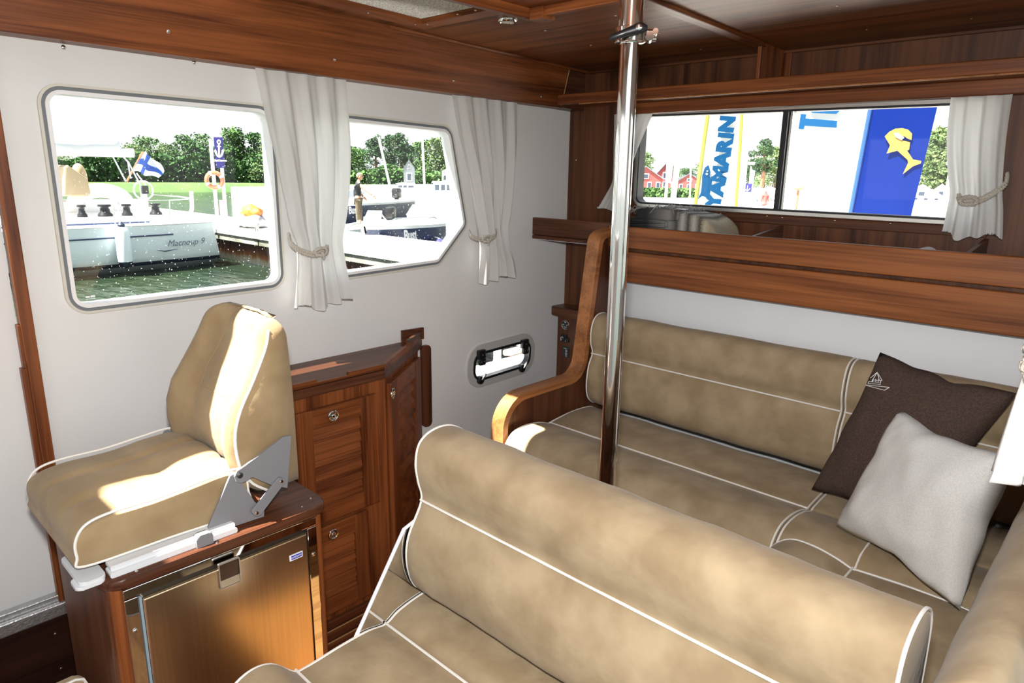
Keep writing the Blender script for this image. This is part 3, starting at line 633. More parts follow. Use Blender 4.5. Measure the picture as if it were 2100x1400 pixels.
screws(e, [(c.x-.017, 2.504, c.z-.012), (c.x+.011, 2.504, c.z-.012)], (0, -1, 0), .6)
c = facade(1160, 721); e = box('control_plate', mat('slate_plate', (.03, .038, .045), .4), ic, c.x-.019, c.x+.020, 2.508, 2.513, c.z-.026, c.z+.026, .001)
bm = bmesh.new(); random.seed(3)
add_box(bm, c.x-.010, c.x+.006, 2.5072, 2.508, c.z+.016, c.z+.018, 0)
for k in range(6): add_box(bm, c.x+.004+random.uniform(-.004, 0), c.x+.011+random.uniform(-.003, .002), 2.5072, 2.508, c.z+.008-k*.006, c.z+.0105-k*.006, 0)
obj('plate_print', bm, WHITE, e)

# ================================================================== LOUVRED CABINET
lc = thing('louvred_cabinet', 'louvred teak cabinet with a chamfered corner behind the helm seat', 'cabinet', (-1.98, 1.2, 0))
xf = -1.862
outline = [(-2.108, .83), (xf, .83), (xf, 1.338), (-2.085, 1.662), (-2.108, 1.68)]
bm = bmesh.new(); add_prism(bm, outline, 2, 0, .812); obj('carcass', bm, WZ, lc)
top = [(-2.108, .825), (-1.848, .825), (-1.848, 1.330), (-2.092, 1.690), (-2.108, 1.70)]
bm = bmesh.new(); add_prism(bm, top, 2, .811, .846, .002); obj('countertop', bm, DY, lc)
# raised fiddle rail with a gap in it
def fid(bm, P, z0=.842, z1=.862, th=.014):
    for a, b in zip(P, P[1:]):
        a = V((*a, 0)); b = V((*b, 0)); d = (b-a).normalized(); n_ = V((-d.y, d.x, 0))*th
        vs = [bm.verts.new(q+V((0, 0, z))) for z in (z0, z1) for q in (a, b, b+n_, a+n_)]
        for f in ((0, 1, 2, 3), (4, 7, 6, 5), (0, 4, 5, 1), (1, 5, 6, 2), (2, 6, 7, 3), (3, 7, 4, 0)): bm.faces.new([vs[i] for i in f])
bm = bmesh.new(); fid(bm, [(-1.848, .83), (-1.848, 1.075)]); fid(bm, [(-1.848, 1.19), (-1.848, 1.330), (-2.085, 1.680)]); obj('fiddle_rail', bm, WY, lc)
bm = bmesh.new(); fid(bm, [(-1.848, 1.075), (-1.848, 1.19)], .842, .853); obj('fiddle_rail', bm, WY, lc)
bm = bmesh.new(); fid(bm, [(-2.00, 1.554), (-2.098, 1.699)], .846, .880, .012); fid(bm, [(-2.098, 1.699), (-2.11, 1.60)], .846, .892, .010); obj('upstand', bm, DY, lc)
KN = bmesh.new()
add_tube(KN, [(cos(a)*.016, sin(a)*.016, .004) for a in [k*2*pi/24 for k in range(24)]], .0042, 8, True)
add_lathe(KN, [(.0155, -.001), (.013, .001), (.0105, -.0005), (.009, .005), (.006, .0075), (.002, .008)], (0, 0, 0), V((0, 0, 1)), 20)
KN = mesh_of(KN, 'pull_ring', CHROME, True)
def lou_door(o, xd, nrm, w, h, ns, knob=True):
    """door in a plane: o lower left corner, xd along the width, nrm outwards; stiles, rails and each slat its own piece"""
    o = V(o); xd = V(xd).normalized(); nrm = V(nrm).normalized(); zd = V((0, 0, 1))
    def slab(bm, u0, u1, v0, v1, d0, d1, tilt=0, bev=.0025):
        vs = [bm.verts.new(o+xd*u+zd*v+nrm*(d+(tilt if v == v0 else 0))) for u in (u0, u1) for v in (v0, v1) for d in (d0, d1)]
        nf = [bm.faces.new([vs[i] for i in f]) for f in ((0, 1, 3, 2), (4, 6, 7, 5), (0, 4, 5, 1), (2, 3, 7, 6), (0, 2, 6, 4), (1, 5, 7, 3))]
        if bev: bmesh.ops.bevel(bm, geom=list({e for f in nf for e in f.edges}), offset=bev, segments=2, affect='EDGES', profile=.5)
    st_, rl = w*.21, .062
    bm = bmesh.new(); slab(bm, .004, w-.004, .004, h-.004, .001, .004); dr = obj('door', bm, DX, lc)  # dark backing paints the shade in the gaps between slats
    for u in (0, w-st_): bm = bmesh.new(); slab(bm, u, u+st_, 0, h, 0, .018); obj('stile', bm, WZ, dr)
    for v in (0, h-rl): bm = bmesh.new(); slab(bm, st_, w-st_, v, v+rl, 0, .0178); obj('door_rail', bm, WY, dr)
    H = (h-2*rl)/ns
    for k in range(ns): bm = bmesh.new(); slab(bm, st_+.0005, w-st_-.0005, rl+k*H+.0022, rl+(k+1)*H-.0022, .0015, .0065, .0090, .0012); obj('slat', bm, WY, dr)
    if knob: inst(KN, 'pull_ring', dr, o+xd*(w*.44)+zd*(h-rl*.55)+nrm*.018, rot_to(nrm))
    return dr
lou_door((xf, .985, .372), (0, 1, 0), (1, 0, 0), .307, .395, 6)
lou_door((xf, .985, .030), (0, 1, 0), (1, 0, 0), .255, .328, 6)
cd = V((-2.085-xf, 1.662-1.338, 0)); cn = V((cd.y, -cd.x, 0)).normalized(); cl = cd.length
lou_door(V((xf, 1.338, .05))+cd.normalized()*.012, cd, cn, cl-.03, .735, 13, False)
inst(KN, 'pull_ring', lc, U(803, 807, 1, 1.365)+cn*.0, rot_to(cn))
bm = bmesh.new(); add_prism(bm, rpoly([(1.69, .47), (1.735, .47), (1.735, .815), (1.69, .815)], .016), 0, -2.106, -2.090, .002); hk = obj('edge_board', bm, DZ, lc)
# ================================================================== FRIDGE BOX + FRIDGE
fb = thing('fridge_cabinet', 'teak box under the helm seat that houses the fridge', 'cabinet', (-1.75, .56, 0))
bm = bmesh.new(); add_prism(bm, rpoly([(-1.772, .325), (-1.395, .325), (-1.395, .80), (-2.105, .80), (-2.105, .60), (-1.772, .60)], [0, .03, .02, 0, 0, 0], 6), 2, 0, .69); obj('carcass', bm, DZ, fb, smooth=True)
bm = bmesh.new(); add_prism(bm, rpoly([(-1.778, .315), (-1.372, .315), (-1.372, .815), (-2.105, .815), (-2.105, .60), (-1.778, .60)], [.01, .04, .04, 0, 0, 0], 8), 2, .689, .711, .006); wt = obj('worktop', bm, DY, fb, smooth=True)
box('corner_post', WZ, fb, -1.46, -1.3905, .328, .352, 0, .688, .003); box('corner_post', WZ, fb, -1.46, -1.3905, .780, .798, 0, .688, .003); box('top_rail', WY, fb, -1.44, -1.391, .352, .78, .678, .689, .001)
screws(fb, [U(637, 1022, 2, .711), U(619, 1039, 2, .711), U(445, 1113, 2, .711), U(280, 1171, 2, .711)], (0, 0, 1), .7)
fr = thing('fridge', 'brushed steel fridge with a mirror trim built into the box under the seat', 'fridge', (-1.39, .56, .1))
fo = [(.350, .09), (.780, .09), (.780, .680), (.350, .680)]; fi = [(.376, .115), (.754, .115), (.754, .656), (.376, .656)]
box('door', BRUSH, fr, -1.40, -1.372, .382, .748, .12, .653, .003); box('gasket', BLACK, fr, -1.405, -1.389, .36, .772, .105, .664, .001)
for n_, a in (('trim_strip', (.350, .376, .09, .657)), ('trim_strip', (.756, .780, .09, .657)), ('trim_strip', (.350, .780, .659, .680))):
    bm = bmesh.new(); add_box(bm, -1.395, -1.384, a[0], a[1], a[2], a[3], .0015); obj(n_, bm, MIRROR, fr)
box('hinge_line', mat('blue_grey_seal', (.25, .32, .36), .4), fr, -1.388, -1.38, .3765, .3815, .11, .655, .0005)
for y, z in ((.363, .585), (.768, .585), (.768, .24)):
    inst(SCREW, 'screw', fr, (-1.384, y, z), rot_to((1, 0, 0)), (1.1, 1.1, 1.1))
c = U(470, 1173, 0, -1.372)
la = ring('latch', STEEL, fr, rpoly([(c.y-.024, c.z-.032), (c.y+.024, c.z-.032), (c.y+.024, c.z+.03), (c.y-.024, c.z+.03)], .003, 3), rpoly([(c.y-.0215, c.z-.0295), (c.y+.0215, c.z-.0295), (c.y+.0215, c.z+.0275), (c.y-.0215, c.z+.0275)], .002, 3), 0, -1.373, -1.367)
bm = bmesh.new(); add_box(bm, -1.373, -1.3705, c.y-.0215, c.y+.0215, c.z-.012, c.z+.0275, .0005); obj('latch_cup', bm, mat('dark_cup', (.10, .06, .04), .25, .8), la)
bm = bmesh.new(); add_prism(bm, [(-1.372, c.z-.029), (-1.3665, c.z-.028), (-1.3695, c.z-.012), (-1.372, c.z-.012)], 1, c.y-.021, c.y+.021); obj('latch_flap', bm, CHROME, la)
c = U(607, 1139, 0, -1.372); lg = box('name_badge', WHITE, fr, -1.373, -1.3708, c.y-.017, c.y+.017, c.z-.0085, c.z+.0065, .0003)
BLUE = mat('logo_blue', srgb(45, 50, 160), .5)
bm = bmesh.new(); add_box(bm, -1.3712, -1.3704, c.y-.013, c.y+.015, c.z-.006, c.z+.004, 0); obj('badge_field', bm, BLUE, lg)
text('isotherm', WHITE, lg, (-1.3702, c.y+.001, c.z-.0005), (0, 1, 0), (0, 0, 1), .0085, ext=.0002)

# ================================================================== HELM SEAT
hs = thing('helm_seat', 'tan suede helm seat with folding backrest mounted on the fridge box', 'seat', (-1.6, .5, .711))
XR, XL = -1.422, -1.782
def rail(bm, y0, y1, x, z):
    add_prism(bm, rpoly([(y0, z), (y1, z), (y1, z+.012), (y0, z+.012)], .004, 3), 0, x-.03, x)
bm = bmesh.new(); rail(bm, .335, .592, -1.392, .711); rail(bm, .338, .590, -1.398, .722); obj('slide_rail', bm, RAIL, hs)
bm = bmesh.new(); add_prism(bm, rpoly([(-1.53, .283), (-1.395, .283), (-1.395, .33), (-1.53, .33)], .012), 2, .713, .722, .002); add_prism(bm, rpoly([(-1.44, .276), (-1.393, .276), (-1.393, .328), (-1.44, .328)], .01), 2, .708, .715, .002); obj('slide_plate', bm, RAIL, hs)
bm = bmesh.new(); rail(bm, .335, .592, -1.73, .711); rail(bm, .338, .590, -1.73, .722); obj('slide_rail', bm, RAIL, hs)
bm = bmesh.new(); add_prism(bm, rpoly([(.500, .700), (.535, .700), (.535, .738), (.500, .738)], .008), 0, -1.405, -1.385, .003); obj('slide_catch', bm, GREY, hs)
# seat cushion, dished, with a shaped side profile
SP = [(.300, .738), (.288, .765), (.290, .800), (.312, .828), (.36, .838), (.45, .838), (.54, .846), (.60, .850), (.632, .838), (.640, .79), (.628, .738), (.46, .736)]
P = [(p.x, p.y) for p in catmull([V((a, b, 0)) for a, b in SP], 6)]
bm = bmesh.new(); R = []; NX = 28; N = len(P)
cols = [(XR, .004), (XR-.001, .002), (XR-.004, .0005)]+[(XR-.012+(XL-XR+.024)*k/NX, 0) for k in range(NX+1)]+[(XL+.004, .0005), (XL+.001, .002), (XL, .004)]
for x, ins in cols:
    u = (x-(XL+XR)/2)/((XR-XL)/2); q = []
    for (y, z) in (inset(P, ins) if ins else P):
        zz = z
        if z > .80:
            d = .012*(1-u*u) - .010*math.exp(-((abs(u)-.38)/.07)**2) - .013*math.exp(-((u-.1)/.3)**2)*math.exp(-((y-.50)/.03)**2); zz = z - .010*(1-abs(u)**3)*0 + (d-.012)*min(1, (z-.80)/.03)*1.0
            zz += n3((x, y, 0), 14)*.002
        q.append(bm.verts.new((x, y, zz)))
    R.append(q)
for a, b in zip(R, R[1:]):
    for i in range(N): bm.faces.new((a[i], b[i], b[(i+1) % N], a[(i+1) % N]))
bm.faces.new(R[0][::-1]); bm.faces.new(R[-1])
obj('seat_cushion', bm, SUEDE2, hs, smooth=True)
for x in (XR-.001, XL+.001): tube('piping', PIPE, hs, [(x, y, z) for y, z in inset(P, .003)], .0028, 6, True)
# backrest: side profile lofted across, narrower towards the top, side bolsters, sewn centre
prof_px = [(480, 965), (470, 905), (482, 842), (510, 786), (538, 724), (549, 690), (545, 670)]
FR = [(V((U(a, b, 0, XR).y, U(a, b, 0, XR).z))) for a, b in prof_px]
zs = [.772, .80, .84, .88, .93, .98, 1.03, 1.07, 1.10, 1.12, 1.132, 1.143, 1.152, 1.159, 1.164, 1.167]
def front_y(z):
    L = [(.772, .655), (.83, .618)]+[(q.y, q.x) for q in FR]; L.sort()
    for (za, ya), (zb, yb) in zip(L, L[1:]):
        if za <= z <= zb: return ya+(yb-ya)*(z-za)/max(1e-6, zb-za)
    return L[0][1] if z < L[0][0] else L[-1][1]
_fy = front_y
def front_y(z): return sum(_fy(z+d) for d in (-.024, -.012, 0, .012, .024))/5
bm = bmesh.new(); R = []; NU = 26
for z in zs:
    f = max(0, (z-.95)/.22); hw = (XR-XL)/2*(1-.16*f**1.3); xc = (XR+XL)/2+.010*f; yf = front_y(z); yb = .776
    if z > 1.12: k = (z-1.12)/.047; k = 1-math.sqrt(max(0, 1-k*k)); yf += .040*k; yb -= .026*k; hw -= .035*k
    if z < .80: yf += .02
    q = []
    for i in range(NU+1):                      # front, from right to left
        u = 1-2*i/NU; x = xc+hw*u
        d = -.012*math.exp(-((abs(u)-.86)/.16)**2) + .020*(1-u*u)
        d += .007*math.exp(-((abs(u)-.42)/.05)**2) + .006*math.exp(-((z-.975)/.012)**2)*(abs(u) < .42)
        d += .0025*sin(u*26+z*8)*(abs(u) < .4)*(z > .99) + n3((x, 0, z), 16)*.003
        edge = .018*max(0, (abs(u)-.93)/.07)**2
        q.append(bm.verts.new((x, yf+d+edge, z)))
    for i in range(9):                         # back, left to right
        u = -1+2*i/8; q.append(bm.verts.new((xc+hw*u*.985, yb-.012*abs(u)**6, z)))
    R.append(q)
N = len(R[0])
for a, b in zip(R, R[1:]):
    for i in range(N): bm.faces.new((a[i], b[i], b[(i+1) % N], a[(i+1) % N]))
for q in (R[0], R[-1]):
    c = bm.verts.new(sum((v.co for v in q), V())/N+V((0, 0, .004 if q is R[-1] else 0)))
    for i in range(N): bm.faces.new((q[i], q[(i+1) % N], c))
edge_r = [R[k][0].co.copy() for k in range(len(zs))]; edge_l = [R[k][NU].co.copy() for k in range(len(zs))]; top_f = [R[-2][i].co.copy() for i in range(NU+1)]
seam_r = [R[k][int(NU*.29)].co.copy() for k in range(1, len(zs))]; seam_l = [R[k][int(NU*.71)].co.copy() for k in range(1, len(zs))]; seam_c = [R[5][i].co.copy() for i in range(int(NU*.29), int(NU*.71)+1)]
obj('backrest', bm, SUEDE2, hs, smooth='all')
tube('piping', PIPE, hs, catmull([p+V((.0005, -.001, 0)) for p in edge_r[:-4]], 3, False), .0032, 6)
STI = mat('tan_thread', (.30, .20, .10), .8)
for L in (seam_r, seam_l, seam_c): tube('seam', STI, hs, [p+V((0, .0004, 0)) for p in L], .0012, 5)
# folding bracket on the aisle side (y,z outlines surveyed on the plate plane)
def yz(L, x=-1.414): return [(U(400+a/4.667, 880+b/4.667, 0, x).y, U(400+a/4.667, 880+b/4.667, 0, x).z) for a, b in L]
lower = yz([(125, 1005), (122, 925), (330, 440), (370, 420), (450, 470), (445, 520), (560, 690), (655, 760), (655, 830)])
upper = yz([(360, 440), (385, 385), (420, 370), (830, 62), (905, 48), (865, 550), (720, 525), (530, 440), (480, 480), (420, 505), (375, 490)])
prism('hinge_plate', GREY, hs, lower, 0, -1.416, -1.410, .0008); prism('hinge_plate', GREY, hs, upper, 0, -1.410, -1.404, .0008)
lk = yz([(530, 790), (800, 455), (850, 470), (860, 500), (620, 820), (570, 825)], -1.40); prism('link_arm', GREY, hs, rpoly(lk, .006, 3), 0, -1.403, -1.397, .0008)
for (a, b), m_, r_ in (((430, 440), BLACK, .0065), ((825, 495), CHROME, .0055), ((590, 797), CHROME, .0055)):
    c = U(400+a/4.667, 880+b/4.667, 0, -1.40); lathe('bolt', m_, hs, [(r_, 0), (r_, .006), (r_*.6, .0085)], (-1.404, c.y, c.z), (1, 0, 0), 16)
bm = bmesh.new(); add_prism(bm, lower, 0, XL-.006, XL-.001); obj('hinge_plate', bm, GREY, hs)
# padded panel at the lower left
cs = thing('padded_panel', 'corner of a beige padded panel with white edging at the bottom left', 'panel', (-1.51, .1, 0))
bm = bmesh.new(); add_prism(bm, rpoly([(-.3, 0), (.290, 0), (.290, .452), (-.3, .452)], [0, 0, .02, 0], 6), 0, -1.522, -1.502, .004); obj('pad', bm, SUEDE, cs)
tube('piping', PIPE, cs, [(-1.504, -.3, .451), (-1.504, .272, .451), (-1.504, .286, .445), (-1.504, .290, .432), (-1.504, .290, .02)], .003, 6)

# ================================================================== CURTAINS
def curtain(label, ax, c, sgn, rows, nf, amp, tie, seed=0, hem=.035, group=None, mapper=None):
    """rows: (z, a0, a1) from top to bottom along the wall; sgn = direction into the cabin"""
    rr = catmull([V(r) for r in rows], 8, False); mid = (rows[0][1]+rows[0][2])/2
    t = thing('curtain', label, 'curtain', p3(ax, c, mid, rows[-1][0]), group)
    bm = bmesh.new(); M = nf*12; R = []
    zs_ = [r.x for r in rr]
    for r in rr:
        z, a, b = r; q = []
        w0 = rows[0][2]-rows[0][1]; sq = max(.3, min(1.25, (b-a)/w0))
        drop = max(0, (rows[0][0]-z))
        for i in range(M+1):
            u = i/M; ph_ = u*nf*2*pi+seed; k = amp*(.45+.55*min(1, drop/.25))*(1.35-.5*sq)
            d = k*(1+sin(ph_+.7*sin(z*5+seed)))*.5 + k*.35*(1+sin(ph_*2.3+seed*2+z*6))*.5
            puff = .012*math.exp(-((z-tie)/.05)**2)
            zz = z + (.012*sin(u*7+seed)+.007*sin(u*17+seed*3))*(1 if r is rr[-1] else 0)
            p = p3(ax, c+sgn*(d+.004+puff*0), a+(b-a)*u, zz)
            q.append(bm.verts.new(mapper(p, u, z) if mapper else p))
        R.append(q)
    for a, b in zip(R, R[1:]):
        for i in range(M): bm.faces.new((a[i], a[i+1], b[i+1], b[i]))
    obj('cloth', bm, CURT, t, smooth='all', normals=False)
    return t
def rope(label, path, knot, nrm, r=.0045, tails=True):
    """two parallel twisted cords along a path, tied in a reef knot"""
    P = catmull(path, 14, False); t = thing('tieback_rope', label, 'rope', V(knot), 'tieback ropes')
    def twist(pts, name):
        bm = bmesh.new(); s = 0; acc = [0]
        for a, b in zip(pts, pts[1:]): acc.append(acc[-1]+(b-a).length)
        for st_ in range(2):
            Q = []
            for i, p in enumerate(pts):
                a = pts[max(0, i-1)]; b = pts[min(len(pts)-1, i+1)]; T = (b-a).normalized(); u = T.orthogonal().normalized() if abs(T.dot(nrm)) > .95 else (V(nrm)-T*T.dot(V(nrm))).normalized(); w_ = T.cross(u)
                an = acc[i]/.016*2*pi+st_*pi; Q.append(p+(u*cos(an)+w_*sin(an))*r*.62)
            add_tube(bm, Q, r*.78, 7)
        return obj(name, bm, ROPE, t, smooth='all')
    def dens(pts, step=.0025):
        out = []
        for a, b in zip(pts, pts[1:]):
            n_ = max(1, int((b-a).length/step)); out += [a.lerp(b, k/n_) for k in range(n_)]
        return out+[pts[-1]]
    up = V((0, 0, 1)); nrm = V(nrm)
    twist(dens(P), 'cord'); twist(dens([p-up*r*2.1+nrm*.001 for p in P]), 'cord')
    k = V(knot)+nrm*r*2.2; s = nrm.cross(up).normalized()
    loop = lambda f, dx, dz: catmull([k+s*(f*(-.018))+up*(.009+dz), k+s*(f*.004)+up*.012+nrm*.006, k+s*(f*.020)+up*(.004), k+s*(f*.020)-up*.008, k+s*(f*.004)-up*.012+nrm*.006, k-s*(f*.018)-up*(.010-dz)], 6, False)
    twist(dens(loop(1, 0, 0)), 'knot_loop'); twist(dens(loop(-1, 0, -.002)), 'knot_loop')
    if tails: twist(dens([k+nrm*.004, k-s*.006-up*.016+nrm*.004, k-s*.010-up*.026]), 'cord_tail')
    return t
CX = -2.088
curtain('white curtain between the two big side windows, left of the pair', 0, CX, 1, [(1.797, 1.057, 1.375), (1.60, 1.080, 1.372), (1.42, 1.108, 1.352), (1.32, 1.125, 1.330), (1.262, 1.143, 1.315), (1.20, 1.145, 1.320), (1.12, 1.135, 1.335), (1.045, 1.125, 1.350)], 4, .030, 1.262, 1.2)
curtain('white curtain right of the side window with the cut corner', 0, CX, 1, [(1.778, 1.845, 2.205), (1.62, 1.875, 2.195), (1.45, 1.925, 2.170), (1.33, 1.955, 2.150), (1.262, 1.975, 2.135), (1.19, 1.985, 2.150), (1.12, 1.982, 2.185), (1.05, 1.975, 2.205)], 4, .030, 1.262, 3.1)
rope('twisted tieback rope on the curtain between the side windows', [U(592, 478, 0, -2.07), U(597, 497, 0, -2.045), U(618, 512, 0, -2.03), U(645, 519, 0, -2.025), U(668, 512, 0, -2.03), U(671, 503, 0, -2.045)], U(655, 515, 0, -2.028), (1, 0, 0))
rope('twisted tieback rope on the curtain beside the cut-corner window', [U(962, 472, 0, -2.06), U(968, 483, 0, -2.04), U(985, 489, 0, -2.03), U(1000, 489, 0, -2.03), U(1014, 482, 0, -2.04), U(1017, 470, 0, -2.06)], U(995, 489, 0, -2.028), (1, 0, 0), .004)
curtain('white curtain at the left end of the back window behind the pole', 1, 2.575, -1, [(1.742, -1.835, -1.640), (1.62, -1.825, -1.690), (1.52, -1.815, -1.725), (1.46, -1.815, -1.735), (1.40, -1.85, -1.730), (1.335, -1.895, -1.735)], 3, .026, 1.46, .4)
curtain('white curtain at the right end of the back window', 1, 2.575, -1, [(1.738, -.570, -.412), (1.62, -.562, -.408), (1.52, -.545, -.400), (1.455, -.530, -.392), (1.40, -.530, -.382), (1.322, -.535, -.372)], 3, .030, 1.46, 2.2)
rope('twisted tieback rope looped up to the right on the back curtain', [U(1966, 398, 1, 2.55), U(1972, 410, 1, 2.53), U(1990, 411, 1, 2.525), U(2015, 405, 1, 2.53), U(2045, 388, 1, 2.54), U(2064, 372, 1, 2.56), U(2066, 355, 1, 2.59)], U(1988, 411, 1, 2.525), (0, -1, 0), .0046, False)
# starboard curtain, its flared end close to the camera
def flare(p, u, z):
    k = max(0, min(1, (1.27-z)/.15))
    return V((p.x-.02*k*(1-u), p.y, p.z))
curtain('white curtain with flared hem at the right edge near the camera', 0, -.054, -1, [(1.74, 1.02, 1.34), (1.55, 1.05, 1.33), (1.38, 1.085, 1.30), (1.265, 1.10, 1.27), (1.20, 1.075, 1.28), (1.115, 1.01, 1.30)], 5, .038, 1.265, 1.9, mapper=flare)
rope('pale rope knot on the curtain at the right edge of the picture', [(-.06, 1.09, 1.266), (-.088, 1.105, 1.262), (-.100, 1.16, 1.26), (-.098, 1.22, 1.265), (-.07, 1.28, 1.27)], (-.090, 1.100, 1.272), (-1, -.3, 0), .006)

# ================================================================== OUTSIDE
def A(px, py, d):
    """surveyed bearing: point at horizontal distance d"""
    r = FWD + RT*((px-1050)/FPX) - UP*((py-700)/FPX); return EYE + r*(d/math.hypot(r.x, r.y))
WZ_ = -.70
def water_mat():
    m = mat('harbour_water', (.012, .032, .022), .10, spec=.5); n, l, p = nodes(m)
    tc = n.new('ShaderNodeTexCoord'); mp = n.new('ShaderNodeMapping'); mp.inputs['Scale'].default_value = (1.1, 3.2, 1)
    a = n.new('ShaderNodeTexNoise'); a.inputs['Scale'].default_value = 1.6; a.inputs['Detail'].default_value = 5; b = n.new('ShaderNodeBump'); b.inputs['Strength'].default_value = .7; b.inputs['Distance'].default_value = .10
    r = n.new('ShaderNodeValToRGB'); r.color_ramp.elements[0].color = (.004, .014, .011, 1); r.color_ramp.elements[1].color = (.022, .034, .016, 1); r.color_ramp.elements[0].position = .35; r.color_ramp.elements[1].position = .7
    c = n.new('ShaderNodeTexNoise'); c.inputs['Scale'].default_value = .35; l.new(tc.outputs['Object'], c.inputs['Vector']); l.new(c.outputs[0], r.inputs[0]); l.new(r.outputs[0], p.inputs['Base Color'])
    l.new(tc.outputs['Object'], mp.inputs[0]); l.new(mp.outputs[0], a.inputs['Vector']); l.new(a.outputs[0], b.inputs['Height']); l.new(b.outputs[0], p.inputs['Normal']); return m
bm = bmesh.new(); vs = [bm.verts.new(q) for q in ((-160, -70, WZ_), (60, -70, WZ_), (60, 150, WZ_), (-160, 150, WZ_))]; bm.faces.new(vs)
struct(obj('water', bm, water_mat()), 'dark green harbour water outside the cabin').name = 'water'
# own side deck, seen through the porthole
bm = bmesh.new(); add_box(bm, -2.675, -2.165, -6, 4.2, .40, .452, .01); add_box(bm, -2.66, -2.165, -6, 4.2, -.9, .40, .0)
sdk = thing('side_deck', 'white side deck of the boat seen through the porthole', 'deck', (-2.5, 1, -.9)); obj('deck', bm, WHITE, sdk)
c = U(1018, 730, 2, .46)
lathe('stanchion', WHITE, sdk, [(.03, 0), (.022, .01), (.022, .65), (.015, .66)], (-2.64, 2.64*U(1020, 735, 2, .452).y/-U(1020, 735, 2, .452).x, .452), (0, 0, 1), 18)
c = U(1036, 727, 2, .475); f_ = 2.70/-c.x
bm = bmesh.new(); add_prism(bm, rpoly([(-2.73, c.y*f_), (-2.675, c.y*f_), (-2.675, 4.1), (-2.73, 4.1)], .02), 2, .452, .478, .004); obj('cap_rail', bm, mat('bleached_teak', (.42, .27, .22), .6), sdk)
# pontoon
CONC = noise_mat('pale_concrete', (.62, .60, .55), (.78, .77, .73), (2, 2, 2), rough=.8)
FASC = noise_mat('stained_concrete', (.06, .065, .035), (.24, .235, .21), (1.4, 1.4, 5), rough=.85)
def rust_mat():
    m = mat('rusty_sheet_piling', (.1, .05, .03), .8); n, l, p = nodes(m); tc = n.new('ShaderNodeTexCoord'); s = n.new('ShaderNodeSeparateXYZ'); l.new(tc.outputs['Object'], s.inputs[0])
    mp = n.new('ShaderNodeMapping'); mp.inputs['Scale'].default_value = (4, 4, .5); nz = n.new('ShaderNodeTexNoise'); nz.inputs['Scale'].default_value = 1.5; nz.inputs['Detail'].default_value = 5
    l.new(tc.outputs['Object'], mp.inputs[0]); l.new(mp.outputs[0], nz.inputs['Vector'])
    ad = n.new('ShaderNodeMath'); ad.operation = 'MULTIPLY_ADD'; ad.inputs[1].default_value = .35; l.new(nz.outputs[0], ad.inputs[0]); l.new(s.outputs['Z'], ad.inputs[2])
    mr = n.new('ShaderNodeMapRange'); mr.inputs[1].default_value = -.62; mr.inputs[2].default_value = .10; l.new(ad.outputs[0], mr.inputs[0])
    r = n.new('ShaderNodeValToRGB'); e = r.color_ramp.elements; e[0].color = (.05, .05, .04, 1); e[1].color = (.03, .018, .013, 1)
    for q, c in ((.12, (.42, .40, .36, 1)), (.30, (.40, .33, .24, 1)), (.40, (.28, .10, .03, 1)), (.55, (.11, .035, .018, 1)), (.8, (.045, .02, .014, 1))): k = e.new(q); k.color = c
    l.new(mr.outputs[0], r.inputs[0]); l.new(r.outputs[0], p.inputs['Base Color']); return m
RUST = rust_mat()
pt = thing('pontoon', 'white concrete pontoon with a rusty side between the yacht and the motorboats', 'pontoon', (-14, 8.2, -.7))
bm = bmesh.new(); add_prism(bm, [(-34, 7.15), (-7.9, 7.15), (-7.9, 9.3), (-34, 9.3)], 2, -.02, .06); obj('deck', bm, CONC, pt)
for i in range(8):
    x = -34+i*3.25; bm = bmesh.new(); add_box(bm, x+.02, x+3.22, 7.19, 9.26, -.17, -.02, 0); obj('edge_beam', bm, FASC, pt)
bm = bmesh.new(); n_ = 126
for i in range(n_):
    x = -34+i*.205; add_prism(bm, [(x, 7.56), (x+.06, 7.50), (x+.14, 7.50), (x+.205, 7.56), (x+.205, 9.2), (x, 9.2)], 2, -1.2, -.17)
obj('sheet_piling', bm, RUST, pt, kind='stuff')
for px, py in ((517, 481), (521, 481)):
    c = U(px, py, 2, .06); lathe('mooring_ring', STEEL, pt, [(.03, 0), (.02, .02), (.02, .14), (.03, .16)], (c.x, c.y+.1, .06), (0, 0, 1), 12)
# anchor sign on two posts
c = U(455, 461, 2, .06); D = math.hypot(c.x, c.y)
sg = thing('harbour_sign', 'blue anchor sign on two white posts at the end of the pontoon', 'sign', c)
perp = V((c.y, -c.x, 0)).normalized()
def at(px, py): return A(px, py, D)
p0, p1 = at(449, 462), at(462, 462); tp = at(449, 285).z
for q in (at(447, 460), at(465, 462)):
    bm = bmesh.new(); add_lathe(bm, [(.10, .06-q.z+q.z), (.06, .12), (.045, .2), (.045, tp-.0)], (q.x, q.y, 0), V((0, 0, 1)), 12); obj('post', bm, WHITE, sg, smooth=True)
s0, s1 = at(438, 283), at(461, 336); NAVY = mat('sign_blue', srgb(38, 32, 120), .5)
tow_ = -V((c.x, c.y, 0)).normalized()
def slab_to(bm, a, b, z0, z1, th):
    d = tow_*th; vs = []
    for z in (z0, z1):
        for q in (a, b):
            for e in (V((0, 0, 0)), d): vs.append(bm.verts.new(V((q.x, q.y, z))+e))
    for f in ((0, 1, 3, 2), (4, 6, 7, 5), (0, 4, 5, 1), (2, 3, 7, 6), (0, 2, 6, 4), (1, 5, 7, 3)): bm.faces.new([vs[i] for i in f])
bm = bmesh.new(); o2 = tow_*.06; slab_to(bm, s0+o2, s1+o2, s1.z-.10, s0.z+.02, .03); pn = obj('sign_panel', bm, NAVY, sg)
def on(px, py): return at(px, py)+tow_*.105
bm = bmesh.new()
add_tube(bm, [on(449+3.0*cos(a), 291.5+3.6*sin(a)) for a in [k*2*pi/14 for k in range(14)]], .016, 6, True)
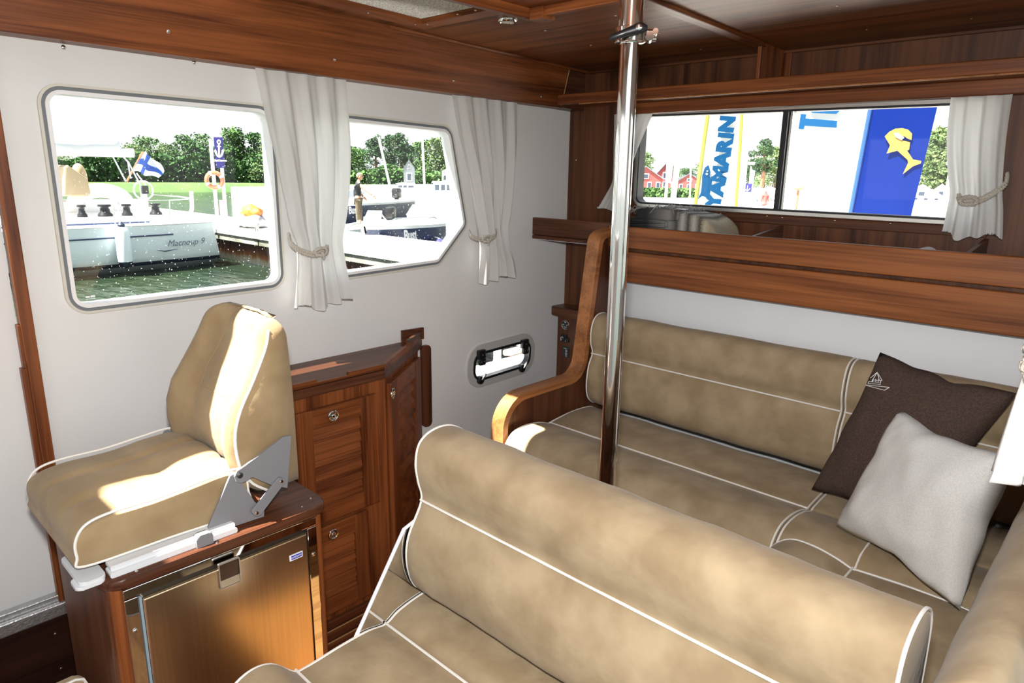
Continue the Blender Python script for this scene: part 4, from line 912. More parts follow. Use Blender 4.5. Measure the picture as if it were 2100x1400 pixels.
add_tube(bm, [on(449, 294.5), on(449.5, 320)], .022, 6); add_tube(bm, [on(445, 300.5), on(453.5, 300.5)], .014, 6)
add_tube(bm, [on(442, 309), on(443.5, 315), on(446.5, 320), on(449.8, 322), on(453.5, 319.5), on(456, 314), on(457, 308)], .026, 6)
for x, y, s in ((441.5, 308, 1), (457.5, 307, -1)): add_tube(bm, [on(x-1.5*s, y+3), on(x, y-1), on(x+2.5*s, y+3)], .013, 5)
obj('anchor_symbol', bm, WHITE, pn)
text('Gästhamn', WHITE, pn, on(450, 329), s1-s0-V((0, 0, (s1-s0).z)), (0, 0, 1), .085, bold=.003)
bm = bmesh.new(); b0, b1 = at(449, 410), at(462, 446); slab_to(bm, b0, b1, b1.z, b0.z, .12); obj('pink_box', bm, mat('faded_pink', (.62, .36, .42), .6), sg)
lb = thing('lifebuoy', 'orange and white lifebuoy hanging on the anchor sign posts', 'lifebuoy', at(440, 370))
cb = at(440, 369)+tow_*.16; xr = perp; R0 = (at(460, 369)-at(420, 369)).length/2*.80
OR = mat('buoy_orange', (.72, .16, .08), .5)
for k in range(4):
    for (a0, a1, m_, nme, rr) in ((k*pi/2+.16, (k+1)*pi/2-.16, OR, 'orange_segment', .052), ((k+1)*pi/2-.16, (k+1)*pi/2+.16, WHITE, 'white_band', .056)):
        bm = bmesh.new(); add_tube(bm, [cb+xr*R0*cos(a+.5)+V((0, 0, R0*sin(a+.5))) for a in [a0+(a1-a0)*i/8 for i in range(9)]], rr, 8); obj(nme, bm, m_, lb, smooth=True)
# bags on the pontoon
def lump(name, m, parent, c, rx, ry, rz, seed=0, amp=.2):
    bm = bmesh.new(); bmesh.ops.create_icosphere(bm, subdivisions=3, radius=1)
    for v in bm.verts:
        k = 1+amp*n3(v.co+V((seed, seed, 0)), 1.7); v.co = V((c[0]+v.co.x*rx*k, c[1]+v.co.y*ry*k, max(c[2]-rz*.75, c[2]+v.co.z*rz*k)))
    return obj(name, bm, m, parent, smooth='all')
c = U(517, 466, 2, .06); bg = thing('net_bag', 'grey net bag with orange tarpaulin lying on the pontoon', 'bag', c)
lump('grey_bag', noise_mat('grey_net', (.16, .15, .16), (.42, .41, .42), (6, 6, 6), rough=.9), bg, (c.x, c.y, .21), .45, .34, .20, 1, .35)
lump('orange_tarpaulin', mat('orange_tarp', (.62, .16, .02), .6), bg, (c.x-.02, c.y+.02, .40), .27, .22, .20, 4, .5)
c = U(571, 465, 2, .06); bl = thing('blue_drum', 'blue sack standing on the pontoon beside the left curtain', 'bag', c); lump('sack', noise_mat('blue_sack', (.05, .10, .26), (.14, .22, .42), (4, 4, 4), rough=.7), bl, (c.x, c.y, .23), .24, .24, .24, 2, .15)

# ---------------------------------------------------------------- sailing yacht
HULLM = mat('yacht_white', (.74, .80, .83), .3); STR = mat('stripe_blue', (.015, .03, .10), .4); BOOT = mat('boot_navy', (.012, .022, .05), .4); BEIGE = mat('beige_canvas', (.34, .26, .16), .8)
ya = thing('sailing_yacht', 'white sailing yacht moored stern to the pontoon outside the large side window', 'yacht', (-17.2, 1, -.7))
NXS = 26; yc = -17.25
def hullsec(t):
    y = 6.78-13*t; w_ = 1.75*(1-.18*(1-min(1, t*4))**2)*(1-max(0, (t-.45)/.55)**2.2); sh_ = .27+.02*t+.35*max(0, t-.5)**2
    return y, max(w_, .02), sh_
def hull_mesh(bm, zfun, ext=0):
    pass
levels = [(1, 1, 0), (.995, .86, .02), (.985, .55, .06), (.965, .22, .12), (.94, .10, .145), (.90, .0, .165), (.72, -.22, .05), (.35, -.45, -.25), (0, -.55, -.6)]
bm = bmesh.new(); R = []
for i in range(NXS+1):
    y, w_, sh_ = hullsec(i/NXS); q = []
    for s in (1, -1):
        for (f, h, dy) in (levels if s == 1 else levels[-2::-1]):
            z = WZ_+.14+h*(sh_-WZ_-.14); q.append(bm.verts.new((yc+s*w_*f, y+dy*(1 if i == 0 else max(0, 1-i/4)), z)))
    R.append(q)
mi = []
for a, b in zip(R, R[1:]):
    for k in range(len(a)-1):
        f = bm.faces.new((a[k], a[k+1], b[k+1], b[k])); f.material_index = 1 if k in (4, len(a)-6) else (2 if 5 <= k < len(a)-6 else 0)
bm.faces.new(R[0]); obj('hull', bm, [HULLM, BOOT, mat('antifoul', (.30, .36, .40), .5)], ya, smooth=True)
bm = bmesh.new(); R = [(yc+hullsec(i/NXS)[1]*s*.985, hullsec(i/NXS)[0], hullsec(i/NXS)[2]+.0) for s in (1,) for i in range(NXS+1)]
L_ = [V(p) for p in R]; M_ = [V((2*yc-p.x, p.y, p.z)) for p in L_]; va_ = [bm.verts.new(p) for p in L_]; vb_ = [bm.verts.new(p) for p in M_]
for i in range(NXS): bm.faces.new((va_[i], va_[i+1], vb_[i+1], vb_[i]))
obj('deck', bm, WHITE, ya)
tube('toe_rail', WHITE, ya, [p+V((.01, 0, .02)) for p in L_], .028, 6); tube('toe_rail', WHITE, ya, [p+V((-.01, 0, .02)) for p in M_], .028, 6)
bm = bmesh.new(); SX = lambda y: yc+hullsec((6.78-y)/13)[1]*.996+.012
def strip(bm, y0, y1, za, zb):
    q = [(y0+(y1-y0)*k/8) for k in range(9)]; a = [bm.verts.new((SX(y), y, za)) for y in q]; b = [bm.verts.new((SX(y), y, zb)) for y in q]
    for k in range(8): bm.faces.new((a[k], a[k+1], b[k+1], b[k]))
strip(bm, 5.85, -2, .085, .055); obj('hull_stripe', bm, STR, ya)
text('Macnoup 9', mat('script_grey', (.10, .13, .17), .5), ya, (SX(6.1)+.03, 6.1, -.12), (SX(6.6)-SX(5.6), 1.0, 0), (0, 0, 1), .19, 'name_script', shear=.35)
tube('name_swoosh', STR, ya, [(SX(5.45)+.03, 5.45, -.24), (SX(5.62)+.03, 5.62, -.275), (SX(5.9)+.03, 5.9, -.25)], [.004, .014, .004], 6)
# coaming and deck gear
bm = bmesh.new(); add_box(bm, yc-1.3, yc+1.28, 2.2, 5.9, .25, .46, .06); add_box(bm, yc-1.1, yc+1.1, -4, 2.4, .25, .62, .12); add_box(bm, yc-1.2, yc-.7, 2.2, 6.1, .4, .72, .08); cm = obj('coaming', bm, WHITE, ya, smooth=True)
bm = bmesh.new(); add_box(bm, yc+1.275, yc+1.29, 2.5, 5.5, .315, .345, 0); obj('coaming_stripe', bm, STR, ya)
xw = yc+1.0
for px, py, sc in ((167, 428, .9), (215, 432, 1.35), (260, 432, 1.0), (320, 440, 1.2)):
    c = U(px, py, 0, xw); 
    lathe('winch', BLACK, ya, [(.14*sc*.8, .0), (.13*sc*.8, .05), (.07*sc, .10), (.065*sc, .18), (.095*sc, .21), (.09*sc, .25)], (xw, c.y, .455), (0, 0, 1), 16)
c = U(150, 345, 0, yc); 
bm = bmesh.new(); add_prism(bm, [(U(a, b, 0, yc-.3).y, U(a, b, 0, yc-.3).z) for a, b in ((112, 400), (114, 342), (120, 338), (160, 366), (166, 395), (160, 400))], 0, yc-1.2, yc+.4, .03); obj('sprayhood', bm, BEIGE, ya)
bm = bmesh.new(); c = U(163, 365, 0, yc-.4); bmesh.ops.create_uvsphere(bm, u_segments=16, v_segments=10, radius=1, matrix=Matrix.Translation(c) @ Matrix.Diagonal((.14, .16, .32, 1))); obj('wheel_cover', bm, BEIGE, ya, smooth=True)
bm = bmesh.new(); add_tube(bm, [(yc-.6, U(220, 372, 0, yc).y+.55*cos(a), .62+.32*sin(a)) for a in [k*pi/10 for k in range(11)]], .16, 8); obj('liferaft', bm, WHITE, ya, smooth=True)
# boom with stowed sail
b0, b1 = U(96, 298, 0, yc), U(243, 305, 0, yc); be = U(273, 312, 0, yc)
bm = bmesh.new(); add_tube(bm, [V((yc, b0.y-6, be.z-.02)), V((yc, be.y, be.z-.02))], .10, 10); obj('boom', bm, WHITE, ya, smooth=True)
top_ = [U(80, 275, 0, yc), U(115, 279, 0, yc), U(150, 282, 0, yc), U(200, 281, 0, yc), U(240, 285, 0, yc)]; bot_ = [U(80, 316, 0, yc), U(115, 316, 0, yc), U(150, 318, 0, yc), U(200, 316, 0, yc), U(241, 314, 0, yc)]
bm = bmesh.new(); G = []
for k in range(13):
    t_ = k/12*4; i = min(3, int(t_)); f = t_-i; a = top_[i].lerp(top_[i+1], f); b = bot_[i].lerp(bot_[i+1], f); row = []
    for s in range(15):
        an = 2*pi*s/14; c_ = (a+b)/2; h = (a.z-b.z)/2; row.append(bm.verts.new((yc+.20*sin(an)+.04*n3((k, s, 0), .6), c_.y, c_.z+h*cos(an)+.03*n3((s, k, 3), .7))))
    G.append(row)
for a, b in zip(G, G[1:]):
    for s in range(14): bm.faces.new((a[s], a[s+1], b[s+1], b[s]))
bm.faces.new(G[-1]); obj('sail_cover', bm, mat('sail_grey', (.55, .57, .60), .8), ya, smooth='all')
for a, b in (((232, 322), (258, 372)), ((262, 330), (268, 366)), ((262, 330), (288, 380)), ((280, 355), (300, 382)), ((250, 318), (262, 332))): tube('rigging', RAIL, ya, [U(*a, 0, yc), U(*b, 0, yc)], .018, 5)
tube('pushpit', STEEL, ya, [V((yc+1.35, 5.9, .28)), V((yc+1.3, 5.95, .78)), V((yc+1.2, 6.5, .80)), V((yc-.2, 6.7, .80)), V((yc-1.2, 6.5, .8)), V((yc-1.3, 5.9, .28))], .016, 6)
for px in (238, 300): 
    c = U(px, 470, 0, yc+1.45); tube('stanchion', STEEL, ya, [V((yc+1.45, c.y, .25)), V((yc+1.45, c.y, .80))], .013, 6)
tube('lifeline', STEEL, ya, [V((yc+1.45, y, .79)) for y in (-2, 2, 5.9)], .006, 5)
bm = bmesh.new(); q = U(294, 390, 0, yc+.5); add_tube(bm, [V((yc+.5, q.y+.2*cos(a), q.z+.0+.2*sin(a))) for a in [k*2*pi/20 for k in range(20)]], .018, 6, True); add_tube(bm, [V((yc+.5, q.y, .3)), V((yc+.5, q.y, q.z+.1))], .07, 8); obj('steering_wheel', bm, WHITE, ya, smooth=True)
bm = bmesh.new(); c = U(297, 388, 0, yc+.8); add_box(bm, c.x-.05, c.x+.05, c.y-.07, c.y+.07, c.z-.1, c.z+.08, .02); obj('compass_box', bm, BLACK, ya)
c = U(372, 420, 0, yc); tube('davit', noise_mat('davit_metal', (.25, .25, .26), (.5, .5, .5), (8, 8, 8), rough=.5), ya, [V((yc+.6, c.y-.1, .3)), V((yc+.6, c.y, .55)), V((yc+.6, c.y+.02, .95))], [.06, .05, .05], 8)
# Finnish ensign
fs, ft = U(260, 372, 0, yc-.2), U(293, 311, 0, yc-.2); tube('flagstaff', mat('flagstaff_wood', (.35, .12, .06), .5), ya, [fs, ft], .022, 6)
FLW = mat('flag_white', (.85, .85, .85), .8); FLB = mat('flag_blue', srgb(30, 75, 165), .8); hp = U(270, 352, 0, yc-.2)
bm = bmesh.new(); NU_, NV_ = 36, 22; uR = (U(336, 362, 0, yc-.2), U(312, 325, 0, yc-.2)); lowr, upr = U(338, 362, 0, yc-.2), U(330, 345, 0, yc-.2)
G = {}
for i in range(NU_+1):
    for j in range(NV_+1):
        u, v = i/NU_, j/NV_; a = hp.lerp(ft, v); b = U(323, 366, 0, yc-.2).lerp(U(336, 352, 0, yc-.2), v); p = a.lerp(b, u); p = p+V((.10*sin(u*7+v*2), 0, .10*sin(pi*u)*(1 if v > .5 else .55)*(.4+v*.6)+.03*sin(u*9))); G[i, j] = bm.verts.new(p)
for i in range(NU_):
    for j in range(NV_):
        f = bm.faces.new((G[i, j], G[i+1, j], G[i+1, j+1], G[i, j+1])); u, v = (i+.5)/NU_, (j+.5)/NV_; f.material_index = 1 if (5/18 < u < 8/18 or 4/11 < v < 7/11) else 0
obj('flag', bm, [FLW, FLB], ya, smooth='all', label='blue cross flag on a leaning staff')
# fender
c = U(250, 480, 0, yc+1.86); fe = thing('fender', 'pale cylindrical fender with a dark tip hanging on the yacht side', 'fender', c)
fx, fy = SX(c.y)+.17, c.y
lathe('fender_body', mat('fender_white', (.72, .78, .82), .4), fe, [(.03, .42), (.10, .38), (.135, .30), (.14, -.22), (.135, -.30)], (fx, fy, -.10), (0, 0, 1), 18)
lathe('fender_tip', BOOT, fe, [(.136, -.30), (.11, -.36), (.05, -.42), (.02, -.44)], (fx, fy, -.10), (0, 0, 1), 18); lathe('fender_eye', BOOT, fe, [(.06, .38), (.07, .44), (.03, .50)], (fx, fy, -.10), (0, 0, 1), 12)
tube('fender_line', RAIL, fe, [(fx, fy, .38), (fx-.1, fy, .80)], .01, 5)

# ---------------------------------------------------------------- motorboats beyond the pontoon
NAVYH = mat('navy_hull', (.012, .024, .075), .3); ALUM = mat('boat_aluminium', (.70, .72, .74), .35, .6); DGL = mat('dark_screen', (.02, .03, .05), .4)
def skiff(label, bow, stern, wd, fb_, word=None, wpos=.25, wsz=.4, seed=0, navy=True, cock=.30):
    bow, stern = V(bow), V(stern); bow.z = stern.z = WZ_; ax_ = stern-bow; Ln = ax_.length; ax_.normalize(); sd_ = V((ax_.y, -ax_.x, 0))
    if sd_.dot(-bow) < 0: sd_ = -sd_
    t = thing('motorboat', label, 'boat', (bow+stern)/2, 'open motorboats moored behind the pontoon')
    def P_(u, s, z): return bow+ax_*u*Ln+sd_*s*wd/2+V((0, 0, z))
    def hw(u): return min(1, (u/.34)**.55) if u > 0 else 0.02
    def shz(u): return fb_*(1.06-.06*min(1, u/.6))
    bm = bmesh.new(); R = []; NS_ = 18
    for i in range(NS_+1):
        u = i/NS_; w_ = max(.03, hw(u)); zt_ = shz(u); q = []
        for s, f, z in ((1, 1.0, zt_), (1, .985, zt_*.92), (1, .93, zt_*.42), (1, .82, .06), (1, .0, -.2), (-1, .82, .06), (-1, .93, zt_*.42), (-1, .985, zt_*.92), (-1, 1, zt_)):
            q.append(bm.verts.new(P_(u-(.06*(zt_-z)*-1 if i == 0 else 0)*1, s*w_*f, z)))
        R.append(q)
    for a, b in zip(R, R[1:]):
        for k in range(8): f = bm.faces.new((a[k], a[k+1], b[k+1], b[k])); f.material_index = 1 if k in (0, 7) else 0
    bm.faces.new(R[-1]); obj('hull', bm, [NAVYH if navy else ALUM, WHITE], t, smooth=True)
    bm = bmesh.new(); R = []
    for i in range(NS_+1):
        u = i/NS_; w_ = max(.02, hw(u)); zt_ = shz(u); inn = max(0, w_-.16); dz = .36 if cock < u < .96 else .0
        R.append([bm.verts.new(P_(u, s, z)) for s, z in ((w_, zt_), (inn, zt_+.02), (inn*.98, zt_-dz), (-inn*.98, zt_-dz), (-inn, zt_+.02), (-w_, zt_))])
    for a, b in zip(R, R[1:]):
        for k in range(5): bm.faces.new((a[k], a[k+1], b[k+1], b[k]))
    obj('deck', bm, WHITE, t)
    bm = bmesh.new(); cu_ = max(.46, cock+.04); a = [P_(cu_, s, shz(.5)+z) for s, z in ((.4, -.3), (.4, .16), (-.4, .16), (-.4, -.3))]; b = [P_(cu_+.08, s, shz(.5)+z) for s, z in ((.4, -.3), (.4, .10), (-.4, .10), (-.4, -.3))]
    va2 = [bm.verts.new(p) for p in a]; vb2 = [bm.verts.new(p) for p in b]; bm.faces.new(va2); bm.faces.new(vb2[::-1])
    for k in range(4): bm.faces.new((va2[k], vb2[k], vb2[(k+1) % 4], va2[(k+1) % 4]))
    obj('console', bm, RAIL, t)
    bm = bmesh.new(); q = [bm.verts.new(P_(u, s, shz(.5)+z)) for u, s, z in ((cu_-.01, .40, .16), (cu_-.01, -.40, .16), (cu_+.04, -.34, .42), (cu_+.04, .34, .42))]; bm.faces.new(q); r_ = bmesh.ops.extrude_face_region(bm, geom=bm.faces[:]); bmesh.ops.translate(bm, vec=ax_*.02, verts=[v for v in r_['geom'] if isinstance(v, bmesh.types.BMVert)]); obj('windscreen', bm, DGL, t)
    tube('rail', STEEL, t, [P_(.08, .35, shz(.1)+.02), P_(.12, .5, shz(.1)+.16), P_(.36, .88, shz(.35)+.16), P_(.40, .9, shz(.4)+.02)], .02, 6)
    tube('rail', STEEL, t, [P_(.08, -.35, shz(.1)+.02), P_(.12, -.5, shz(.1)+.16), P_(.36, -.88, shz(.35)+.16), P_(.40, -.9, shz(.4)+.02)], .02, 6)
    bm = bmesh.new(); add_box(bm, -.16, .16, -.22, .22, 0, .42, .08); add_box(bm, -.07, .07, -.1, .1, -.9, .05, .03)
    for v in bm.verts: v.co = P_(1.02, 0, shz(1)+.05)+ax_*v.co.y+sd_*v.co.x+V((0, 0, v.co.z))
    obj('outboard', bm, BLACK, t, smooth=True)
    if word:
        o = P_(wpos, hw(wpos)*.965+.045, shz(wpos)*.76); text(word, WHITE, t, o, ax_ if ax_.dot(RT) > 0 else -ax_, (0, 0, 1), wsz, 'boat_lettering', bold=.012)
    return t, P_, shz
mb1, PB1, sz1 = skiff('navy motorboat with white lettering moored bow to the pontoon, nearest the cut-corner', A(748, 489, 15.9), A(958, 465, 20.5), 1.7, .90, 'Buster', .20, .34)
c = U(838, 487, 2, -.1); fe2 = thing('fender', 'dark blue fender hanging beside the lettering of the nearest motorboat', 'fender', PB1(.31, 1.08, .2))
q = PB1(.33, 1.12, .25); lathe('fender_body', mat('fender_blue', (.03, .03, .22), .4), fe2, [(.03, .34), (.11, .28), (.12, -.26), (.05, -.34)], q, (.12, 0, 1), 14); tube('fender_line', WHITE, fe2, [q+V((.03, 0, .33)), PB1(.33, .98, .62)], .012, 5)
mb2, PB2, sz2 = skiff('navy motorboat with white lettering behind the standing person', A(640, 478, 25.0), A(812, 455, 30.5), 1.9, .95, 'Buster', .25, .36)
mb3, PB3, sz3 = skiff('bare aluminium boat whose foredeck the person stands on', A(684, 478, 20.8), A(800, 468, 25.5), 1.5, .42, None, navy=False, cock=.62)
mb4, PB4, sz4 = skiff('small aluminium boat at the right edge of the cut-corner window', A(880, 500, 13.9), A(985, 487, 15.6), 1.0, .45, None, navy=False)
# white post at the right of window 2
c = A(932, 480, 13.5); wp = thing('mooring_post', 'thick white mooring post seen at the right end of the cut-corner window', 'post', (c.x, c.y, .06))
lathe('post', WHITE, wp, [(.16, 0), (.16, 1.02), (.12, 1.06)], (c.x, c.y, .06), (0, 0, 1), 20); box('post_label', NAVY, wp, c.x+.1, c.x+.165, c.y-.06, c.y+.04, .85, .98, .002)

# ---------------------------------------------------------------- person
DP = 22.6
foot = A(737, 466, DP); hd = A(737, 358, DP); Hh = (A(737, 355, DP)-foot).z
SKIN = mat('skin', (.55, .29, .19), .6); SHIRT = mat('black_shirt', (.012, .014, .018), .8); TROU = mat('khaki_trousers', (.10, .075, .045), .8); HAIR = mat('fair_hair', (.45, .30, .14), .8)
pe = thing('person', 'person in a black polo shirt and khaki trousers standing on a boat, arm held out', 'person', foot)
px_ = V((RT.x, RT.y, 0)).normalized(); py_ = V((foot.x, foot.y, 0)).normalized()     # right in view, away
k_ = Hh/1.75
def B(x, y, z): return foot + px_*(x*k_) + py_*(y*k_) + V((0, 0, z*k_))
def skin(name, pts, edges, rad, m, parent, root=0):
    me = bpy.data.meshes.new(name); me.from_pydata([tuple(B(*p)) for p in pts], edges, []); o = link(name, me, parent); me.materials.append(m)
    md = o.modifiers.new('skin', 'SKIN'); md.use_smooth_shade = True
    for i, r in enumerate(rad): me.skin_vertices[0].data[i].radius = (r*k_, r*k_) if not isinstance(r, tuple) else (r[0]*k_, r[1]*k_); me.skin_vertices[0].data[i].use_root = (i == root)
    sb = o.modifiers.new('sub', 'SUBSURF'); sb.levels = 2; sb.render_levels = 2; return o
body_pts = [(-.02, 0, .93), (-.03, 0, 1.08), (-.02, 0, 1.25), (.0, 0, 1.40), (.03, 0, 1.48), (.055, 0, 1.56),
 (-.01, -.09, .88), (-.03, -.10, .50), (-.05, -.10, .10), (.06, -.10, .05), (.01, .10, .88), (.05, .10, .50), (.03, .10, .10), (.13, .10, .05),
 (.03, -.17, 1.40), (.20, -.19, 1.25), (.46, -.20, 1.06), (.02, .17, 1.40), (.06, .20, 1.14), (.18, .19, .98)]
body_e = [(0, 1), (1, 2), (2, 3), (3, 4), (4, 5), (0, 6), (6, 7), (7, 8), (8, 9), (0, 10), (10, 11), (11, 12), (12, 13), (3, 14), (14, 15), (15, 16), (3, 17), (17, 18), (18, 19)]
body_r = [.115, .11, .125, .12, .06, .055, .085, .06, .042, .035, .085, .06, .042, .035, .062, .045, .034, .062, .045, .034]
bodyo = skin('body', body_pts, body_e, body_r, SKIN, pe)
skin('polo_shirt', [(-.025, 0, .95), (-.03, 0, 1.08), (-.02, 0, 1.25), (.0, 0, 1.38), (.025, 0, 1.46), (.03, -.18, 1.39), (.085, -.19, 1.28), (.02, .18, 1.39), (.04, .20, 1.27)], [(0, 1), (1, 2), (2, 3), (3, 4), (3, 5), (5, 6), (3, 7), (7, 8)], [.135, .13, .14, .135, .075, .075, .062, .075, .062], SHIRT, pe)
skin('trousers', [(-.02, 0, .93), (-.01, -.09, .86), (-.03, -.10, .52), (-.045, -.10, .22), (.01, .10, .86), (.05, .10, .52), (.035, .10, .22)], [(0, 1), (1, 2), (2, 3), (0, 4), (4, 5), (5, 6)], [.13, .105, .078, .062, .105, .078, .062], TROU, pe)
bm = bmesh.new(); bmesh.ops.create_uvsphere(bm, u_segments=20, v_segments=14, radius=1)
for v in bm.verts:
    x, y, z = v.co; jaw = 1-.22*max(0, -z); v.co = B(.085+x*.098*jaw+.02*max(0, -z)*.5, y*.075*jaw, 1.645+z*.118)
hdo = obj('head', bm, SKIN, pe, smooth='all')
bm = bmesh.new(); add_tube(bm, [B(.178, 0, 1.672), B(.196, 0, 1.636), B(.180, 0, 1.625)], [.010, .016, .012], 8)
obj('nose', bm, SKIN, hdo, smooth='all')
bm = bmesh.new(); add_tube(bm, [B(.175, -.02, 1.595), B(.180, 0, 1.594), B(.175, .02, 1.595)], .006, 6); obj('mouth', bm, mat('lips', (.35, .12, .10), .6), hdo)
for s in (-1, 1):
    bm = bmesh.new(); bmesh.ops.create_uvsphere(bm, u_segments=10, v_segments=8, radius=1, matrix=Matrix.Translation(B(.08, s*.078, 1.64)) @ Matrix.Diagonal((.022, .016, .034, 1))); obj('ear', bm, SKIN, hdo, smooth='all')
bm = bmesh.new()
for s in (-1, 1): add_tube(bm, [B(.172, s*.045, 1.664), B(.180, s*.018, 1.664)], .019, 8)
for s in (-1, 1): add_tube(bm, [B(.165, s*.058, 1.668), B(.08, s*.080, 1.668)], .006, 5)
obj('sunglasses', bm, BLACK, hdo, smooth='all')
bm = bmesh.new(); bmesh.ops.create_icosphere(bm, subdivisions=4, radius=1)
for v in bm.verts:
    x, y, z = v.co; n_ = 1+.10*n3(v.co, 4); v.co = B(.075+x*.108*n_, y*.084*n_, 1.665+z*.112*n_)
bmesh.ops.delete(bm, geom=[v for v in bm.verts if (v.co-foot).z/k_ < 1.70-.12*max(0, -((v.co-foot).dot(px_)/k_-.07)*9) and True and not ((v.co-foot).dot(px_)/k_ < .02 and (v.co-foot).z/k_ > 1.60)], context='VERTS'); obj('hair', bm, HAIR, hdo, smooth='all', label='short fair hair')
def hand(w0, d, up_):
    d = (B(*d)-B(0, 0, 0)).normalized(); w_ = B(*w0); s_ = d.cross(V((0, 0, 1))).normalized(); n_ = s_.cross(d)
    bm = bmesh.new(); add_tube(bm, [w_, w_+d*.03, w_+d*.075, w_+d*.095], [.026, .036, .040, .030], 8)
    for i, (o_, l_) in enumerate(((-.030, .062), (-.010, .074), (.010, .070), (.029, .055))):
        a = w_+d*.085+s_*o_; add_tube(bm, [a, a+d*l_*.5-n_*.006, a+d*l_*.85-n_*.022, a+d*l_-n_*.034], [.011, .010, .009, .006], 6)
    a = w_+d*.03-s_*.034; add_tube(bm, [a, a+d*.03-s_*.022, a+d*.06-s_*.020-n_*.01], [.013, .011, .008], 6); return obj('hand', bm, SKIN, pe, smooth='all')
hand((.46, -.20, 1.06), (.8, -.05, -.55), 1); hand((.18, .19, .98), (.7, 0, -.7), 1)
for s, x in ((-1, .0), (1, .07)):
    bm = bmesh.new(); add_prism(bm, rpoly([(-.10, -.045), (.16, -.04), (.16, .04), (-.10, .045)], .035), 2, 0, .06, .012)
    for v in bm.verts: v.co = B(v.co.x+x, v.co.y+s*.10, v.co.z)
    obj('shoe', bm, mat('tan_shoe', (.25, .15, .08), .7), pe)

# ---------------------------------------------------------------- far shore
def tree(label, kind, px, d, top_py, wpx, seed, base_z=-.2, group='trees on the far shore'):
    """crown of leaf clusters on a trunk with limbs"""
    rnd = random.Random(seed); b = A(px, 395, d); b.z = base_z; h = A(px, top_py, d).z-base_z; rw = wpx/FPX*d/2*(1.0 if kind == 'pine' else 1.35)
    t = thing('tree', label, 'tree', b, group)
    pine = kind == 'pine'; c0 = .42 if pine else .05
    bm = bmesh.new(); tr_ = .012*h+.08; add_tube(bm, [b, b+V((.1, 0, h*.4)), b+V((-.1, .1, h*.85))], [tr_*1.4, tr_, tr_*.3], 7)
    blobs = []
    for k in range(13 if pine else 20):
        f = rnd.random(); z = h*(c0+(1-c0)*f*.93); rad = rw*(1-(f*.78)**2.2 if not pine else .55+.45*sin(f*pi)); a = rnd.uniform(0, 2*pi); rr = rad*rnd.uniform(.15, .75)
        c = b+V((cos(a)*rr, sin(a)*rr, z)); blobs.append((c, rw*rnd.uniform(.34, .55), h*rnd.uniform(.06, .11) if pine else h*rnd.uniform(.10, .17)))
        add_tube(bm, [b+V((0, 0, z*.8)), c], [tr_*.35, tr_*.1], 4)
    blobs.append((b+V((0, 0, h*.93)), rw*.35, h*.07))
    obj('trunk', bm, BARKP if pine else BARK, t)
    verts = []; faces = []; sz = (.16 if pine else .19)*h/7
    for c, r, rz in blobs:
        for _ in range(150):
            v = V((rnd.gauss(0, 1), rnd.gauss(0, 1), rnd.gauss(0, 1))).normalized()*rnd.uniform(.55, 1.05); p = c+V((v.x*r, v.y*r, v.z*rz))
            a = V((rnd.uniform(-1, 1), rnd.uniform(-1, 1), rnd.uniform(-.6, .6))).normalized()*sz*rnd.uniform(.6, 1.4); q = a.cross(V((rnd.uniform(-1, 1), rnd.uniform(-1, 1), rnd.uniform(-1, 1)))).normalized()*sz*rnd.uniform(.4, .9)
            i = len(verts); verts += [tuple(p-a), tuple(p+q), tuple(p+a), tuple(p-q)]; faces.append((i, i+1, i+2, i+3))
    me = bpy.data.meshes.new('crown'); me.from_pydata(verts, [], faces); me.materials.append(LEAF[('pine', 'dark', 'mid', 'light').index(kind)]); link('crown', me, t); return t
def leaf(name, a, b):
    m = noise_mat(name, a, b, (.9, .9, .9), 2, .3, .7, .9, spec=.1); return m
BARK = mat('bark', (.10, .08, .06), .9); BARKP = mat('pine_bark', (.22, .11, .06), .9)
LEAF = [leaf('pine_needles', (.024, .058, .028), (.068, .12, .05)), leaf('dark_leaves', (.018, .052, .016), (.062, .13, .04)), leaf('mid_leaves', (.036, .085, .024), (.10, .18, .058)), leaf('light_leaves', (.07, .12, .045), (.17, .23, .10))]
shore = noise_mat('shore_grass', (.028, .07, .010), (.065, .12, .02), (.3, .3, .3), rough=.9)
bm = bmesh.new(); L0 = [A(px, 395, 68) for px in (-300, -100, 90, 200, 330, 450, 560, 680, 800, 960, 1150)]; L1 = [A(px, 395, 170) for px in (-300, -100, 90, 200, 330, 450, 560, 680, 800, 960, 1150)]
f0 = [bm.verts.new((p.x, p.y, WZ_-.1)) for p in L0]; f1 = [bm.verts.new((p.x*1.03, p.y*1.03, -.05)) for p in L0]; f2 = [bm.verts.new((p.x, p.y, .3)) for p in L1]
for i in range(10): bm.faces.new((f0[i], f0[i+1], f1[i+1], f1[i])); bm.faces.new((f1[i], f1[i+1], f2[i+1], f2[i]))
struct(obj('far_shore', bm, shore), 'grassy far shore with trees across the water').name = 'ground'
T_ = [('light', 130, 92, 318, 70), ('dark', 190, 88, 322, 80), ('mid', 240, 84, 312, 70), ('light', 290, 90, 296, 64), ('mid', 318, 80, 283, 66), ('light', 352, 92, 296, 50), ('dark', 385, 80, 276, 60), ('mid', 425, 86, 276, 60), ('dark', 470, 90, 290, 60), ('mid', 493, 82, 266, 56), ('dark', 528, 80, 272, 60), ('light', 560, 76, 283, 60), ('mid', 610, 84, 280, 60), ('dark', 655, 86, 275, 60), ('pine', 692, 88, 270, 44), ('mid', 722, 78, 300, 50), ('pine', 772, 84, 282, 50), ('pine', 800, 92, 276, 40), ('pine', 823, 82, 272, 56), ('mid', 865, 92, 290, 44), ('light', 893, 80, 282, 48), ('mid', 925, 86, 296, 46), ('mid', 955, 84, 300, 50), ('dark', 745, 100, 306, 60), ('dark', 845, 104, 302, 70)]
